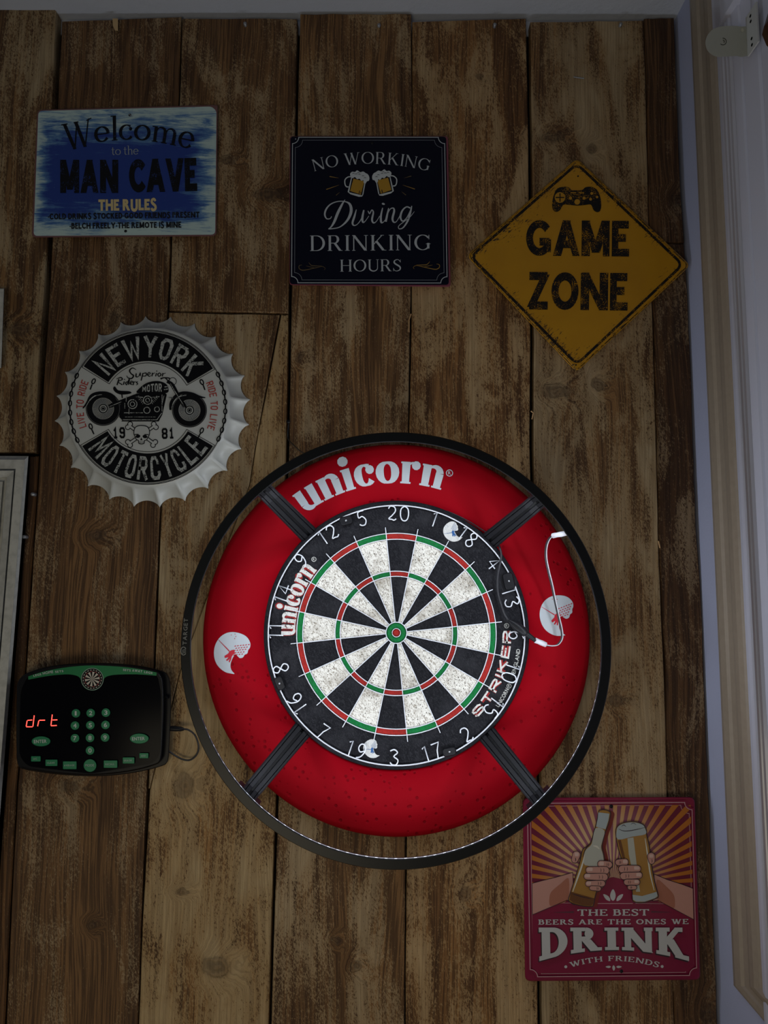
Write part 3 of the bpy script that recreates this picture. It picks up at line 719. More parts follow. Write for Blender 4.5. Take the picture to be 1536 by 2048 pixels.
# number ring and its bent-wire numerals
NR = (W(1049.4, 1269, BCD+.003)-W(536.4, 1269, BCD+.003)).length/2
m = MB(); m.tube([at(BC, NR, i*3, BCD+.0030) for i in range(120)], .0012, 6, closed=True); NRING = m.build('number_ring', M['wire'], BOARD)
DG = {'0': ([(.5, 1), (.1, .8), (.06, .3), (.3, 0), (.7, 0), (.94, .3), (.9, .8), (.5, 1)], .62), '1': ([(.0, .86), (.5, 1), (.5, 0)], .4),
      '2': ([(.05, .82), (.3, 1), (.75, .92), (.85, .65), (.5, .35), (.1, .1), (.45, .06), (.7, .0), (.95, .1)], .62),
      '3': ([(.05, .9), (.5, 1), (.85, .8), (.45, .55), (.9, .32), (.75, .02), (.3, 0), (.05, .15)], .62), '4': ([(.62, 0), (.60, 1), (.0, .35), (1, .35)], .62),
      '5': ([(.95, 1), (.25, .98), (.15, .58), (.6, .62), (.92, .32), (.7, .02), (.3, 0), (.05, .12)], .58),
      '6': ([(.85, .98), (.35, .8), (.06, .35), (.3, 0), (.75, .02), (.9, .3), (.6, .52), (.15, .38)], .58), '7': ([(0, .96), (.95, 1), (.55, .5), (.4, 0)], .58),
      '8': ([(.5, .52), (.12, .75), (.3, 1), (.7, 1), (.88, .75), (.5, .52), (.08, .25), (.3, 0), (.7, 0), (.92, .25), (.5, .52)], .58),
      '9': ([(.15, .02), (.65, .2), (.94, .65), (.7, 1), (.25, .98), (.1, .7), (.4, .48), (.85, .62)], .58)}
NUM = [20, 1, 18, 4, 13, 6, 10, 15, 2, 17, 3, 19, 7, 16, 8, 11, 14, 9, 12, 5]
for k, nn in enumerate(NUM):
    deg = 18*k+.7; flip = nn in (2, 17, 3, 19, 7); s_ = str(nn); H = .0245; gap = .006
    ws = [DG[c][1]*H for c in s_]; tot = sum(ws)+gap*(len(s_)-1); x = -tot/2
    a = radians(deg); rad = Vector((sin(a), 0, cos(a))); tan = Vector((cos(a), 0, -sin(a)))
    if flip: up, rt = -rad, -tan
    else: up, rt = rad, tan
    c = at(BC, NR-.0135, deg, BCD+.0030); m = MB()
    for ch, w_ in zip(s_, ws):
        pts = DG[ch][0]; pts = [(p[0]*w_, (p[1]-.5)*H) for p in pts]
        if ch not in '147': pts = spline(pts, 4)
        m.tube([c+rt*(x+p[0])+up*p[1] for p in pts], .00115, 6); x += w_+gap
    m.build('numeral', M['wire'], NRING)
for px, py, rx, ry, ro in ((692, 1041, 13, 9, -.25), (1018, 1162, 17, 11, 1.35), (559, 1367, 14, 9, 1.2), (899, 1504, 14, 9, -.2)):
    m = MB(lambda x, y, a=px, b=py, r=ro: (a+x*cos(r)-y*sin(r), b+x*sin(r)+y*cos(r)), .05)
    m.prism(roundpoly(rect(0, 0, rx*2, ry*2), 7), .0455, .0535, 2.5); cl = m.build('ring_clip', M['black'], BOARD)
    m = MB(); m.lathe(W(px, py, .0535), [(.0001, .0541), (.0013, .0541), (.0018, .0530)], 10, closed_prof=False); m.build('rivet', M['steel'], cl)
# print on the board
mm = bpx(BC, .0465); WP = worn('board_white_print', (.48, .48, .46), (.10, .04, .04), .55, 500, .8, .2); RP = worn('board_red_print', (.22, .02, .02), (.02, .015, .015), .5, 500, .8, .2)
for bold, mt, dd, nm in ((.33, RP, .0464, 'lettering_outline'), (.23, WP, .0467, 'lettering')):
    m = MB(mm, dd); text(m, 'unicorn', arcbt(0, 0, 173-(bold-.23)*8, 211, 182, 142.5), 'serif', gap=.03-(bold-.23)*.6, T=bold, t=.07+(bold-.23), sl=.04+(bold-.23)*.3, st=.06+(bold-.23)*.6); m.build(nm, mt, BOARD)
    m = MB(mm, dd); text(m, 'STRIKER', arcbt(0, 0, 196, 181, -46, 1.5), 'block', gap=.30, wd=1.15, T=.20+(bold-.23)*2.2); m.build(nm, mt, BOARD)
SM = mat('small_board_print', (.42, .42, .40), .8, .2); m = MB(mm, .0467)
text(m, 'ENGLAND', arcbt(0, 0, 212.5, 206, -18.6, -7.1), 'bold', gap=.16, bold=.01); m.build('small_lettering', SM, BOARD); m = MB(mm, .0467); text(m, 'UNICORN', arcbt(0, 0, 212.5, 206, -35.4, -26), 'bold', gap=.16, bold=.01); m.build('small_lettering', SM, BOARD)
for rx, ry, rr, rw in ((210*cos(radians(24.6)), 210*sin(radians(24.6)), 3.6, .7), (188.5*cos(radians(4)), -188.5*sin(radians(4)), 3.8, .8), (-143, -124, 3.8, .9)):
    m = MB(mm, .0467); reg(m, rx, ry, rr, rw); m.build('registered_mark', SM, BOARD)
BW = sisal('white_logo_print', (.50, .50, .49), (.30, .30, .28), .4)
horse_logo(BOARD, 906, 1064, .50, -.95, .0466, BW, M['blue_print']); horse_logo(BOARD, 744, 1498, .46, -.75, .0466, BW, M['blue_print'])

# ring light ------------------------------------------------------------
LIGHT = thing('ring_light', (BC.x, 0, BC.z), 'black circular lamp ring on four ribbed arms in front of the dartboard', 'lamp')
bw = RR-(W(1203.5, 1290, RD).x-W(792, 1290, RD).x)          # width of the flat front band
RI = RR-bw; print('ring', RR, 'band', bw)
m = MB()
m.lathe(RCn, [(RR, RD-.002), (RR-.0015, RD), (RI+.001, RD), (RI, RD-.001), (RI, RD-.002), (RI+.0032, RD-.0022), (RI+.0032, RD-.014), (RR, RD-.014)], 192, smooth=False)
m.build('ring_housing', M['satin'], LIGHT)
def led():
    t = NT('led_strip'); t.base((.8, .82, .9), .4); t.b.inputs['Emission Color'].default_value = (.86, .92, 1, 1); t.b.inputs['Emission Strength'].default_value = LED_STRENGTH; return t.m
NL = 136; m = MB(); rs = RI+.0030; vs = []; fs = []; mi = []
NV = NL*3
for i in range(NV):
    a = 2*pi*i/NV
    for dd in (RD-.0024, RD-.0064): vs.append((RCn.x+rs*cos(a), -dd, RCn.z+rs*sin(a)))
n2 = NV
m.add(vs, [(2*i, 2*i+1, (2*i+3) % (2*n2), (2*i+2) % (2*n2)) for i in range(n2)])
strip = m.build('led_strip', [led(), M['satin']], LIGHT)
me = strip.data
c_ = RCn-Vector(strip.parent['_o'])
bm = bmesh.new(); bm.from_mesh(me)
for f in bm.faces:
    q = f.calc_center_median()
    if f.normal.dot(Vector((c_.x-q.x, 0, c_.z-q.z))) < 0: f.normal_flip()
    f.smooth = False; ang = (atan2(q.z-c_.z, q.x-c_.x) % (2*pi))/(2*pi)*NL; f.material_index = 0 if (ang % 1) < .67 else 1
bm.to_mesh(me); bm.free()
gl = NT('led_glow'); gl.base((.7, .72, .8), .3); gl.b.inputs['Emission Color'].default_value = (.80, .86, 1, 1); gl.b.inputs['Emission Strength'].default_value = 1.0
m = MB()
for i in range(NL):
    a0 = 2*pi*i/NL; vs = []
    for a in (a0, a0+.28*2*pi/NL):
        for dd in (RD-.0086, RD-.0108): vs.append((RCn.x+(RI+.0029)*cos(a), -dd, RCn.z+(RI+.0029)*sin(a)))
    m.add(vs, [(0, 1, 3, 2)])
m.build('led_lens', gl.m, LIGHT, kind='stuff')
m = MB(); m.lathe(RCn, [(RI+.0031, RD-.0085), (RI+.0031, RD-.0112)], 160, closed_prof=False); m.build('led_cover', mat('led_cover_plastic', (.55, .57, .62), .25), LIGHT)
# ribbed arms
def arm(deg):
    a = radians(deg); rad = Vector((sin(a), 0, cos(a))); tan = Vector((cos(a), 0, -sin(a)))
    def pt(r, d): return Vector((BC.x, 0, BC.z))+rad*r+Vector((0, -d, 0))
    er = (Vector((RCn.x, 0, RCn.z))-Vector((BC.x, 0, BC.z))).dot(rad)+RI+.010
    path = [pt(.224, .036), pt(er-.016, RD-.050), pt(er-.004, RD-.036), pt(er+.001, RD-.0135)]
    hw = .0165; A = LIGHT
    prof = [(-hw, 0), (-hw, .004), (-hw+.002, .006), (-hw+.005, .006), (-hw+.006, .002)]
    for c_ in (-.0065, .0065):
        prof += [(c_-.0045, .002), (c_-.0035, .0065), (c_+.0035, .0065), (c_+.0045, .002)]
    prof += [(hw-.006, .002), (hw-.005, .006), (hw-.002, .006), (hw, .004), (hw, 0)]
    vs = []; L = len(prof)
    for i, p in enumerate(path):
        p0 = path[max(i-1, 0)]; p1 = path[min(i+1, len(path)-1)]; t_ = (p1-p0).normalized(); nrm = tan.cross(t_).normalized()
        if nrm.y > 0 and i < 3: nrm = -nrm
        if i == 3: nrm = -rad
        sc = (1.0, .84, .82, .82)[i]
        for u, h in prof: vs.append(p+tan*u*sc+nrm*h)
    fs = [(i*L+k, i*L+(k+1) % L, (i+1)*L+(k+1) % L, (i+1)*L+k) for i in range(len(path)-1) for k in range(L)]
    m = MB(); m.add(vs, fs); m.add(vs[:L], [tuple(range(L))]); m.add(vs[-L:], [tuple(range(L))]); o = m.build('support_arm', M['black'], A)
    q = pt(er+.001, RD-.030); m = MB()
    v = [q+tan*u*.022+rad*r_*.004+Vector((0, y_*.009, 0)) for u in (-1, 1) for r_ in (-1, 1) for y_ in (-1, 1)]
    m.add(v, [(0, 1, 3, 2), (4, 6, 7, 5), (0, 4, 5, 1), (2, 3, 7, 6), (0, 2, 6, 4), (1, 5, 7, 3)]); m.build('arm_clip', M['black'], o)
for deg in (-42.5, 45.5, 137.5, 224): arm(deg)
m = MB(None, RD+.0003); text(m, 'TARGET', linebt(373.2, 1290, 376, 1237, 8), 'bold', gap=.22, bold=.01)
GP = mat('grey_print', (.30, .31, .30), .5, .3); m.build('lettering', GP, LIGHT)
m = MB(None, RD+.0003); fl = lambda x, y: (367+x, 1302+y)
m = MB(fl, RD+.0003); m.ring(0, 0, 5.5, 1.6, 8, n=20, a0=.6, a1=2*pi-.6)
for k in (-1, 0, 1): m.ribbon([(-3, k*3+2), (5, k*3-1)], 1.2)
m.build('round_emblem', GP, LIGHT)

# ------------------------------------------------------------------ wall signs
def corner_notch(x0, y0, x1, y1, r, n=7):
    """rectangle whose corners are scooped inwards"""
    out = []
    for cx, cy, a0 in ((x0, y0, 90), (x1, y0, 180), (x1, y1, 270), (x0, y1, 0)):
        pts = [(cx+r*cos(radians(a0-90*k/n)), cy+r*sin(radians(a0-90*k/n))) for k in range(n+1)]
        out += pts
    return out
def quadfr(fr, src, dst):
    """frame correcting a rectangle src (x0,y0,x1,y1) onto the traced quad dst (TL,TR,BR,BL)"""
    x0, y0, x1, y1 = src
    def f(x, y):
        u, v = (x-x0)/(x1-x0), (y-y0)/(y1-y0)
        a = [dst[0][k]+(dst[1][k]-dst[0][k])*u for k in (0, 1)]; b = [dst[3][k]+(dst[2][k]-dst[3][k])*u for k in (0, 1)]
        return fr(a[0]+(b[0]-a[0])*v, a[1]+(b[1]-a[1])*v)
    return f
def screw(px, py, d, parent, r=.0028, name='screw', mt=None):
    c = W(px, py, d); m = MB(); m.lathe(c, [(.0001, d+.0016), (r*.7, d+.0014), (r, d+.0002), (r, d-.003)], 12, closed_prof=False); return m.build(name, mt or M['steel'], parent)

# blue 'man cave' sign ---------------------------------------------------
f1 = crop(0, 160, 3.072); SD = .0085
def blue_brush():
    t = NT('brushed_blue_enamel'); g = t.n('TexCoord').outputs['Generated']; pos = t.n('NewGeometry').outputs['Position']
    sx = t.n('SeparateXYZ'); t.set(sx.inputs[0], g); x, z = sx.outputs[0], sx.outputs[2]
    st = t.noise(t.vmath('MULTIPLY', pos, (8, 8, 60)), 1, 6, .75, .8); st2 = t.noise(t.vmath('MULTIPLY', pos, (30, 30, 260)), 1, 3, .7); bl = t.noise(pos, 26, 3)
    ex = t.math('MINIMUM', t.math('MULTIPLY', x, 1.5), t.math('MULTIPLY', t.math('SUBTRACT', 1.0, x), .75)); ez = t.math('MINIMUM', t.math('MULTIPLY', z, .55), t.math('MULTIPLY', t.math('SUBTRACT', 1.0, z), .40))
    e = t.math('MINIMUM', ex, ez); e = t.math('ADD', e, t.math('MULTIPLY', t.math('SUBTRACT', st, .5), .30)); e = t.math('ADD', e, t.math('MULTIPLY', t.math('SUBTRACT', bl, .5), .10))
    e = t.math('ADD', e, t.math('MULTIPLY', t.math('SUBTRACT', st2, .5), .10))
    c = t.mix(t.ss(e, .005, .075), (.46, .60, .58), (.08, .20, .40)); c = t.mix(t.ss(e, .05, .12), c, (.010, .038, .24))
    c = t.mix(t.ss(t.noise(t.vmath('MULTIPLY', pos, (1, 1, 2)), 330, 3, .8), .69, .73), c, (.35, .45, .52))
    t.base(c, .42, .45); return t.m
SG1 = thing('metal_sign', W(248, 342, .004), 'blue and cream brushed metal sign reading Welcome to the Man Cave', 'sign')
TL1, TR1, BR1, BL1 = (228, 183), (1338, 155), (1330, 960), (195, 968)
m = MB(f1, SD); o1 = roundpoly([TL1, (1310, 153), TR1, BR1, BL1], 30); m.prism(o1, .0035, SD, 3); base1 = m.build('sign_plate', mat('rusty_tin_edge', (.16, .07, .07), .5), SG1)
m = MB(f1, SD+.0002); m.poly(roundpoly([(236, 190), (1300, 163), (1330, 190), (1322, 950), (206, 958)], 26)); m.build('painted_face', blue_brush(), SG1)
INK = worn('worn_black_ink', (.004, .004, .006), (.03, .06, .22), .42, 520); INK2 = worn('worn_black_ink_on_cream', (.010, .010, .012), (.16, .24, .34), .25, 520)
def wel(u, v): x = 405+775*u; b = 438-60*sin(pi*u)+(0 if u < .2 else -10); h = 165-30*sin(pi*u)*.3; return (x+ (v*(-30+70*u)), b-h*v*(1.0 if u < .25 else .98))
m = MB(f1, SD+.0006); text(m, 'Welcome', wel, 'serif', gap=.05, T=.13, t=.045, sl=.06); m.build('lettering', INK, SG1)
m = MB(f1, SD+.0006); text(m, 'to the', linebt(685, 461, 852, 457, 56), 'serif', gap=.05, T=.11, t=.05, sl=.06, space=.28); m.build('lettering', mat('grey_blue_ink', (.26, .30, .33), .5), SG1)
m = MB(f1, SD+.0006); text(m, 'MAN', linebt(370, 694, 726, 694, 204), 'sans', gap=.07, T=.27); m.build('lettering', INK, SG1)
m = MB(f1, SD+.0006); text(m, 'CAVE', linebt(795, 692, 1212, 682, 204), 'sans', gap=.04, T=.27); m.build('lettering', INK, SG1)
m = MB(f1, SD+.0006); text(m, 'THE RULES', linebt(605, 804, 963, 800, 70), 'sans', gap=.07, T=.27, space=.34); m.build('lettering', mat('straw_ink', (.62, .50, .24), .5), SG1)
m = MB(f1, SD+.0006); text(m, '·COLD DRINKS STOCKED·GOOD FRIENDS PRESENT', linebt(294, 857, 1226, 845, 36), 'sans', gap=.09, T=.25, space=.36); m.build('lettering', INK2, SG1)
m = MB(f1, SD+.0006); text(m, '·BELCH FREELY·THE REMOTE IS MINE', linebt(428, 915, 1114, 907, 37), 'sans', gap=.09, T=.25, space=.36); m.build('lettering', INK2, SG1)
for x, y in ((798, 216), (772, 929)): screw(*f1(x, y), SD, SG1, mt=M['black'])
m = MB(); c = W(*f1(801, 222), SD); m.tube([c+Vector((-.002, -.001, .003)), c+Vector((.003, -.003, -.002))], .0009, 6); m.build('pin', M['steel'], SG1)

# navy 'no working' sign ---------------------------------------------------
f2 = crop(560, 250, 4.1514); D2 = .0155
SG2 = thing('metal_sign', W(741, 424, .004), 'square navy tin sign with two beer mugs reading No Working During Drinking Hours', 'sign')
NAVY = mat('navy_enamel', (.002, .003, .012), .35, .15); PINK = mat('dusky_red_edge', (.22, .05, .08), .35, .5)
m = MB(f2, D2); m.prism(roundpoly([(80, 92), (1396, 92), (1418, 1345), (78, 1330)], 28), .0035, D2-.002, 4); m.build('sign_tray', PINK, SG2)
m = MB(f2, D2); m.prism(roundpoly([(86, 95), (1380, 96), (1402, 1328), (82, 1322)], 28), D2-.004, D2, 4); m.build('sign_plate', NAVY, SG2)
q2 = quadfr(f2, (98, 108, 1368, 1312), [(104, 102), (1366, 102), (1388, 1312), (96, 1310)])
LW = mat('pale_grey_ink', (.46, .50, .54), .5, .3); LD = mat('dim_grey_ink', (.20, .22, .26), .5, .3)
m = MB(q2, D2+.0004); m.ribbon(corner_notch(98, 108, 1368, 1312, 52), 6, closed=True); m.build('border_line', LW, SG2)
m = MB(q2, D2+.0004); m.ribbon(corner_notch(122, 132, 1344, 1288, 60), 3.5, closed=True); m.build('border_line', LD, SG2)
m = MB(f2, D2+.0005); R_ = 1818; text(m, 'NO WORKING', arcbt(757, 322+R_, R_, R_+98, 105.0, 74.9), 'serif', gap=.13, T=.12, t=.035, sl=.05, st=.028, space=.34); m.build('lettering', LW, SG2)
m = MB(f2, D2+.0005); text(m, 'DRINKING', linebt(250, 1046, 1250, 1038, 128), 'serif', gap=.14, T=.13, t=.04, sl=.06, st=.03); m.build('lettering', LW, SG2)
m = MB(f2, D2+.0005); text(m, 'HOURS', linebt(500, 1217, 1005, 1213, 98), 'serif', gap=.12, T=.125, t=.04, sl=.06, st=.03); m.build('lettering', LW, SG2)
m = MB(f2, D2+.0005)
for pts, ws in (([(540, 620), (515, 660), (480, 730), (452, 800), (425, 845), (402, 862)], [4, 16, 22, 20, 12, 6]),
                ([(402, 862), (440, 860), (500, 845), (560, 790), (590, 720), (582, 662), (545, 637), (480, 635), (420, 658), (383, 700), (372, 745), (388, 778), (418, 776), (428, 758)], [10, 8, 9, 18, 24, 20, 9, 8, 10, 14, 14, 9, 7, 6]),
                ([(634, 702), (618, 760), (602, 812), (614, 834), (642, 824), (675, 780), (696, 716)], [6, 16, 16, 10, 6, 8, 10]), ([(696, 706), (684, 770), (688, 806), (706, 800), (738, 755)], [12, 18, 14, 6, 5]),
                ([(730, 712), (744, 735), (762, 706), (775, 726), (764, 785), (776, 812), (800, 800), (828, 755)], [6, 10, 8, 12, 16, 12, 6, 5]), ([(852, 688), (838, 755), (840, 806), (860, 805), (888, 765)], [8, 16, 16, 6, 5]),
                ([(902, 690), (888, 755), (878, 803)], [8, 16, 16]), ([(884, 762), (912, 702), (940, 690), (948, 715), (934, 775), (944, 806), (968, 800), (1000, 745)], [5, 7, 10, 16, 17, 12, 6, 6]),
                ([(1082, 690), (1050, 680), (1015, 712), (1000, 765), (1018, 798), (1052, 770), (1085, 705)], [12, 10, 14, 16, 10, 7, 7]), ([(1094, 672), (1080, 735), (1058, 800), (1022, 852), (990, 862), (986, 838), (1030, 802), (1078, 765), (1116, 718)], [8, 16, 15, 10, 7, 6, 6, 5, 3])):
    m.brush(pts, ws)
m.disc(858, 655, 13, 8, rot=.3); m.build('script_lettering', LW, SG2)
FOAM = mat('foam_print', (.55, .60, .62), .5); BEER = mat('beer_print', (.42, .23, .012), .45)
for sx in (0, 1):
    fx = (lambda x, y: f2(x, y)) if sx == 0 else (lambda x, y: f2(1507-x, y-8))
    m = MB(fx, D2+.0005); m.poly([(592, 430), (712, 468), (692, 575), (682, 594), (655, 596), (585, 575), (562, 556)]); mug = m.build('beer_mug_print', FOAM, SG2)
    m = MB(fx, D2+.0008); m.poly([(600, 428), (704, 462), (682, 584), (574, 558)]); m.build('mug_outline', NAVY, mug)
    m = MB(fx, D2+.0011); m.poly([(610, 445), (700, 468), (672, 578), (582, 548)]); m.build('beer', BEER, mug)
    m = MB(fx, D2+.0014); m.ribbon([(655, 572), (662, 545)], 6); m.ribbon([(668, 570), (671, 556)], 4); m.build('mug_mark', NAVY, mug)
    m = MB(fx, D2+.0006); m.brush([(598, 430), (565, 432), (540, 455), (540, 492), (552, 512), (570, 514)], [9]*6); m.build('mug_handle', FOAM, mug)
    m = MB(fx, D2+.0014)
    m.poly(spline([(588, 430), (582, 405), (600, 388), (622, 390), (642, 376), (665, 392), (690, 386), (712, 400), (730, 410), (742, 436), (738, 462), (722, 468), (708, 488), (694, 478), (692, 458), (676, 464), (660, 446), (640, 450), (622, 432), (604, 442)], 3, True)); fm = m.build('foam', FOAM, mug)
    m = MB(fx, D2+.0017)
    for a in ((610, 400), (632, 405), (660, 408), (690, 420), (650, 395), (706, 436)): m.brush([(a[0]-12, a[1]+5), (a[0], a[1]), (a[0]+12, a[1]+5)], [1, 4, 1], 3)
    m.build('foam_mark', NAVY, fm)
GOLD = mat('dull_gold_ink', (.30, .17, .03), .5); GD = mat('faint_gold_ink', (.12, .08, .03), .5)
for pts, g_ in (([(412, 428), (488, 440)], GOLD), ([(384, 535), (492, 498)], GOLD), ([(465, 584), (496, 558)], GD), ([(1018, 498), (1120, 532)], GOLD), ([(1030, 440), (1090, 424)], GD), ([(1008, 552), (1046, 582)], GD)):
    m = MB(f2, D2+.0005); m.ribbon([pts[0], ((pts[0][0]+pts[1][0])/2, (pts[0][1]+pts[1][1])/2), pts[1]], [7, 5, 1] if pts[0][0] < 900 else [1, 5, 7]); m.build('spark_line', g_, SG2)
for sx in (0, 1):
    fx = (lambda x, y: f2(x, y)) if sx == 0 else (lambda x, y: f2(1482-x, y-8))
    m = MB(fx, D2+.0005)
    m.brush([(182, 1162), (160, 1168), (160, 1192), (190, 1206), (250, 1196), (310, 1182), (352, 1175), (375, 1190), (366, 1204)], [3, 5, 6, 7, 6, 5, 4, 3, 2]); m.brush([(238, 1140), (262, 1166), (310, 1170), (350, 1168)], [2, 6, 5, 1]); m.brush([(215, 1170), (260, 1180), (300, 1188)], [2, 4, 1])
    m.build('gold_flourish', GD if sx == 0 else GOLD, SG2)
screw(*f2(765, 150), D2, SG2, mt=M['black']); screw(*f2(130, 117), D2, SG2, .0012)

# yellow diamond sign ---------------------------------------------------
f3 = crop(920, 300, 3.2); D3 = .012
def dist_yellow():
    t = NT('distressed_yellow_enamel'); g = t.n('TexCoord').outputs['Generated']; pos = t.n('NewGeometry').outputs['Position']
    sx = t.n('SeparateXYZ'); t.set(sx.inputs[0], g)
    rad = t.math('ADD', t.math('ABSOLUTE', t.math('SUBTRACT', sx.outputs[0], .5)), t.math('ABSOLUTE', t.math('SUBTRACT', sx.outputs[2], .5)))
    rot = t.n('VectorRotate', rotation_type='Y_AXIS'); t.set(rot.inputs['Vector'], pos); rot.inputs['Angle'].default_value = radians(40)
    sp = t.noise(t.vmath('MULTIPLY', rot.outputs[0], (.6, 1, 1.8)), 190, 4, .75, .5); big = t.noise(pos, 26, 3)
    v = t.math('ADD', sp, t.math('MULTIPLY', big, .35)); v = t.math('ADD', v, t.ss(rad, .34, .50, -.06, .12))
    c = t.mix(t.ss(v, .84, .88), (.50, .245, .004), (.02, .014, .008)); c = t.mix(t.ss(t.noise(pos, 9, 3), .3, .7, 0, .35), c, (.34, .15, .004))
    t.base(c, .38, .45); return t.m
SG3 = thing('metal_sign', W(1156, 530, .004), 'yellow diamond-shaped road style sign reading Game Zone under a game pad', 'sign')
o3 = roundpoly([(748, 52), (1475, 738), (745, 1422), (42, 676)], 38)
m = MB(f3, D3); m.prism(o3, .003, D3, 14); YM = dist_yellow(); m.build('sign_plate', YM, SG3)
YK = worn('chipped_black_ink', (.010, .009, .009), (.40, .19, .006), .58, 480)
m = MB(f3, D3+.0004); m.ribbon(roundpoly([(748, 88), (1425, 734), (748, 1372), (70, 682)], 50), 17, closed=True); m.build('border_line', YK, SG3)
m = MB(f3, D3+.0003); m.ribbon(roundpoly([(748, 62), (1462, 738), (745, 1412), (54, 678)], 38), 5, closed=True); m.build('worn_edge', worn('edge_wear', (.02, .015, .01), (.40, .19, .006), .9, 200), SG3)
for s_, bx in (('GAME', (422, 676, 1082, 682, 228)), ('ZONE', (428, 1020, 1072, 1028, 240))):
    m = MB(f3, D3+.0005); text(m, s_, linebt(*bx), 'sans', gap=.07, T=.235, t=.215); m.build('lettering', YK, SG3)
m = MB(f3, D3+.0005)
m.poly(spline([(605, 275), (625, 245), (665, 235), (700, 240), (715, 256), (780, 256), (800, 240), (835, 235), (872, 250), (893, 285), (904, 340), (900, 385), (880, 398), (855, 385), (838, 350), (800, 352), (750, 356), (690, 350), (660, 352), (640, 385), (615, 396), (594, 380), (590, 335)], 3, True)); pad = m.build('game_pad_print', YK, SG3)
YP = mat('yellow_ink', (.45, .22, .006), .4)
m = MB(f3, D3+.0008); m.disc(640, 304, 34)
for a in ((707, 308, 10), (794, 308, 10), (750, 332, 18), (843, 278, 9), (836, 315, 9), (877, 301, 8)): m.disc(*a)
m.ribbon([(708, 273), (742, 274)], 6); m.ribbon([(760, 272), (794, 275)], 6); m.build('button_prints', YP, pad)
m = MB(f3, D3+.0011); m.ribbon([(612, 304), (668, 304)], 7); m.ribbon([(640, 277), (640, 331)], 7); m.build('cross_print', YK, pad)
for x, y in ((755, 168), (742, 1376)): screw(*f3(x, y), D3, SG3, .0016, mt=M['black'])

# bottle-cap sign ---------------------------------------------------
f4 = crop(90, 610, 3.5721); D4 = .030
CC, CR = fitcircle(110.5, 498, 629, 1017, .004); FC, FR = fitcircle(90+150/3.5721, 90+1318/3.5721, 610+148/3.5721, 610+1312/3.5721, D4)
CAPM = mat('white_tin', (.52, .54, .52), .32, .5); print('cap', CC, CR, FC, FR)
SG4 = thing('bottle_cap_sign', Vector((CC.x, 0, CC.z)), 'white oversized crimped bottle cap sign with a black motorcycle print', 'sign')
m = MB(); NC = 24; per = 12; prof_n = 9; vs = []; cx_, cz_ = (FC.x*.7+CC.x*.3), (FC.z*.7+CC.z*.3)
for i in range(NC*per):
    ph = i/per; x = ph % 1; ang = radians(8.3-90)+2*pi*i/(NC*per); flute = sin(pi*x)**.6
    for k in range(prof_n):
        t_ = k/(prof_n-1); s_ = max(0, (t_-.12)/.88)
        R = FR*(1-.015)+(CR*1.004-FR)*(s_**1.35)+.004*min(1, t_*6); R -= flute*(.0135*s_**.7)
        dd = D4-.001-(D4-.003)*(t_**1.25)-flute*.004*sin(pi*s_)
        cx2 = FC.x+(CC.x-FC.x)*t_; cz2 = FC.z+(CC.z-FC.z)*t_
        vs.append((cx2+R*cos(ang), -dd, cz2-R*sin(ang)))
fs = []; n_ = NC*per
for i in range(n_):
    j = (i+1) % n_
    for k in range(prof_n-1): fs.append((i*prof_n+k, i*prof_n+k+1, j*prof_n+k+1, j*prof_n+k))
m.add(vs, fs, True); m.build('crimped_skirt', CAPM, SG4)
m = MB(); m.lathe(FC, [(.0005, D4), (FR*.955, D4), (FR*.975, D4-.0005), (FR*.99, D4-.0012), (FR*1.0, D4-.003)], 96, closed_prof=False); m.build('cap_face', CAPM, SG4)
K1 = mat('black_cap_ink', (.004, .004, .005), .4, .15); K2 = worn('scratched_white_ink', (.42, .44, .42), (.03, .03, .03), .72, 560)
DL = D4+.0003; C4 = (733, 731)
m = MB(f4, DL); m.ring(*C4, 559, 5, 551, n=96); m.build('circle_line', K1, SG4)
def sector(m, r0, r1, a0, a1, n=28):
    e = 551/559
    P = lambda r, a: (C4[0]+r*cos(radians(a)), C4[1]-r*e*sin(radians(a)))
    vs = [m.P(P(r, a0+(a1-a0)*i/n)) for r in (r0, r1) for i in range(n+1)]; m.add(vs, [(i, i+1, n+2+i, n+1+i) for i in range(n)])
    return [P(r1, a0+(a1-a0)*i/n) for i in range(n+1)]+[P(r0, a1+(a0-a1)*i/n) for i in range(n+1)]
for a0, a1, s_, st_, nm in ((147, 31, 'NEWYORK', arcbt(733, 731, 356, 512, 141, 37), 'top'), (-149, -31, 'MOTORCYCLE', arcbt(733, 731, 522, 352, -145, -34), 'bottom')):
    m = MB(f4, DL+.0003); sector(m, 335, 545, a0, a1); band = m.build('black_banner', K1, SG4)
    m = MB(f4, DL); ol = sector(MB(f4, DL), 322, 552, a0+(1.2 if a0 > 0 else -1.2), a1-(1.2 if a1 > 0 else -1.2)); m.ribbon(ol, 4, closed=True); m.build('banner_line', K1, SG4)
    m = MB(f4, DL+.0006); text(m, s_, st_, 'block', gap=.16, wd=.40, T=.15); m.build('lettering', K2, band)
RED = mat('red_cap_ink', (.40, .03, .02), .4)
m = MB(f4, DL+.0003); text(m, 'LIVE TO RIDE', arcbt(733, 731, 458, 510, 197.5, 157), 'block', gap=.16, wd=.42, T=.13, space=.5); m.build('lettering', RED, SG4)
m = MB(f4, DL+.0003); text(m, 'RIDE TO LIVE', arcbt(733, 731, 450, 502, 22.5, -19.5), 'block', gap=.16, wd=.42, T=.13, space=.5); m.build('lettering', RED, SG4)
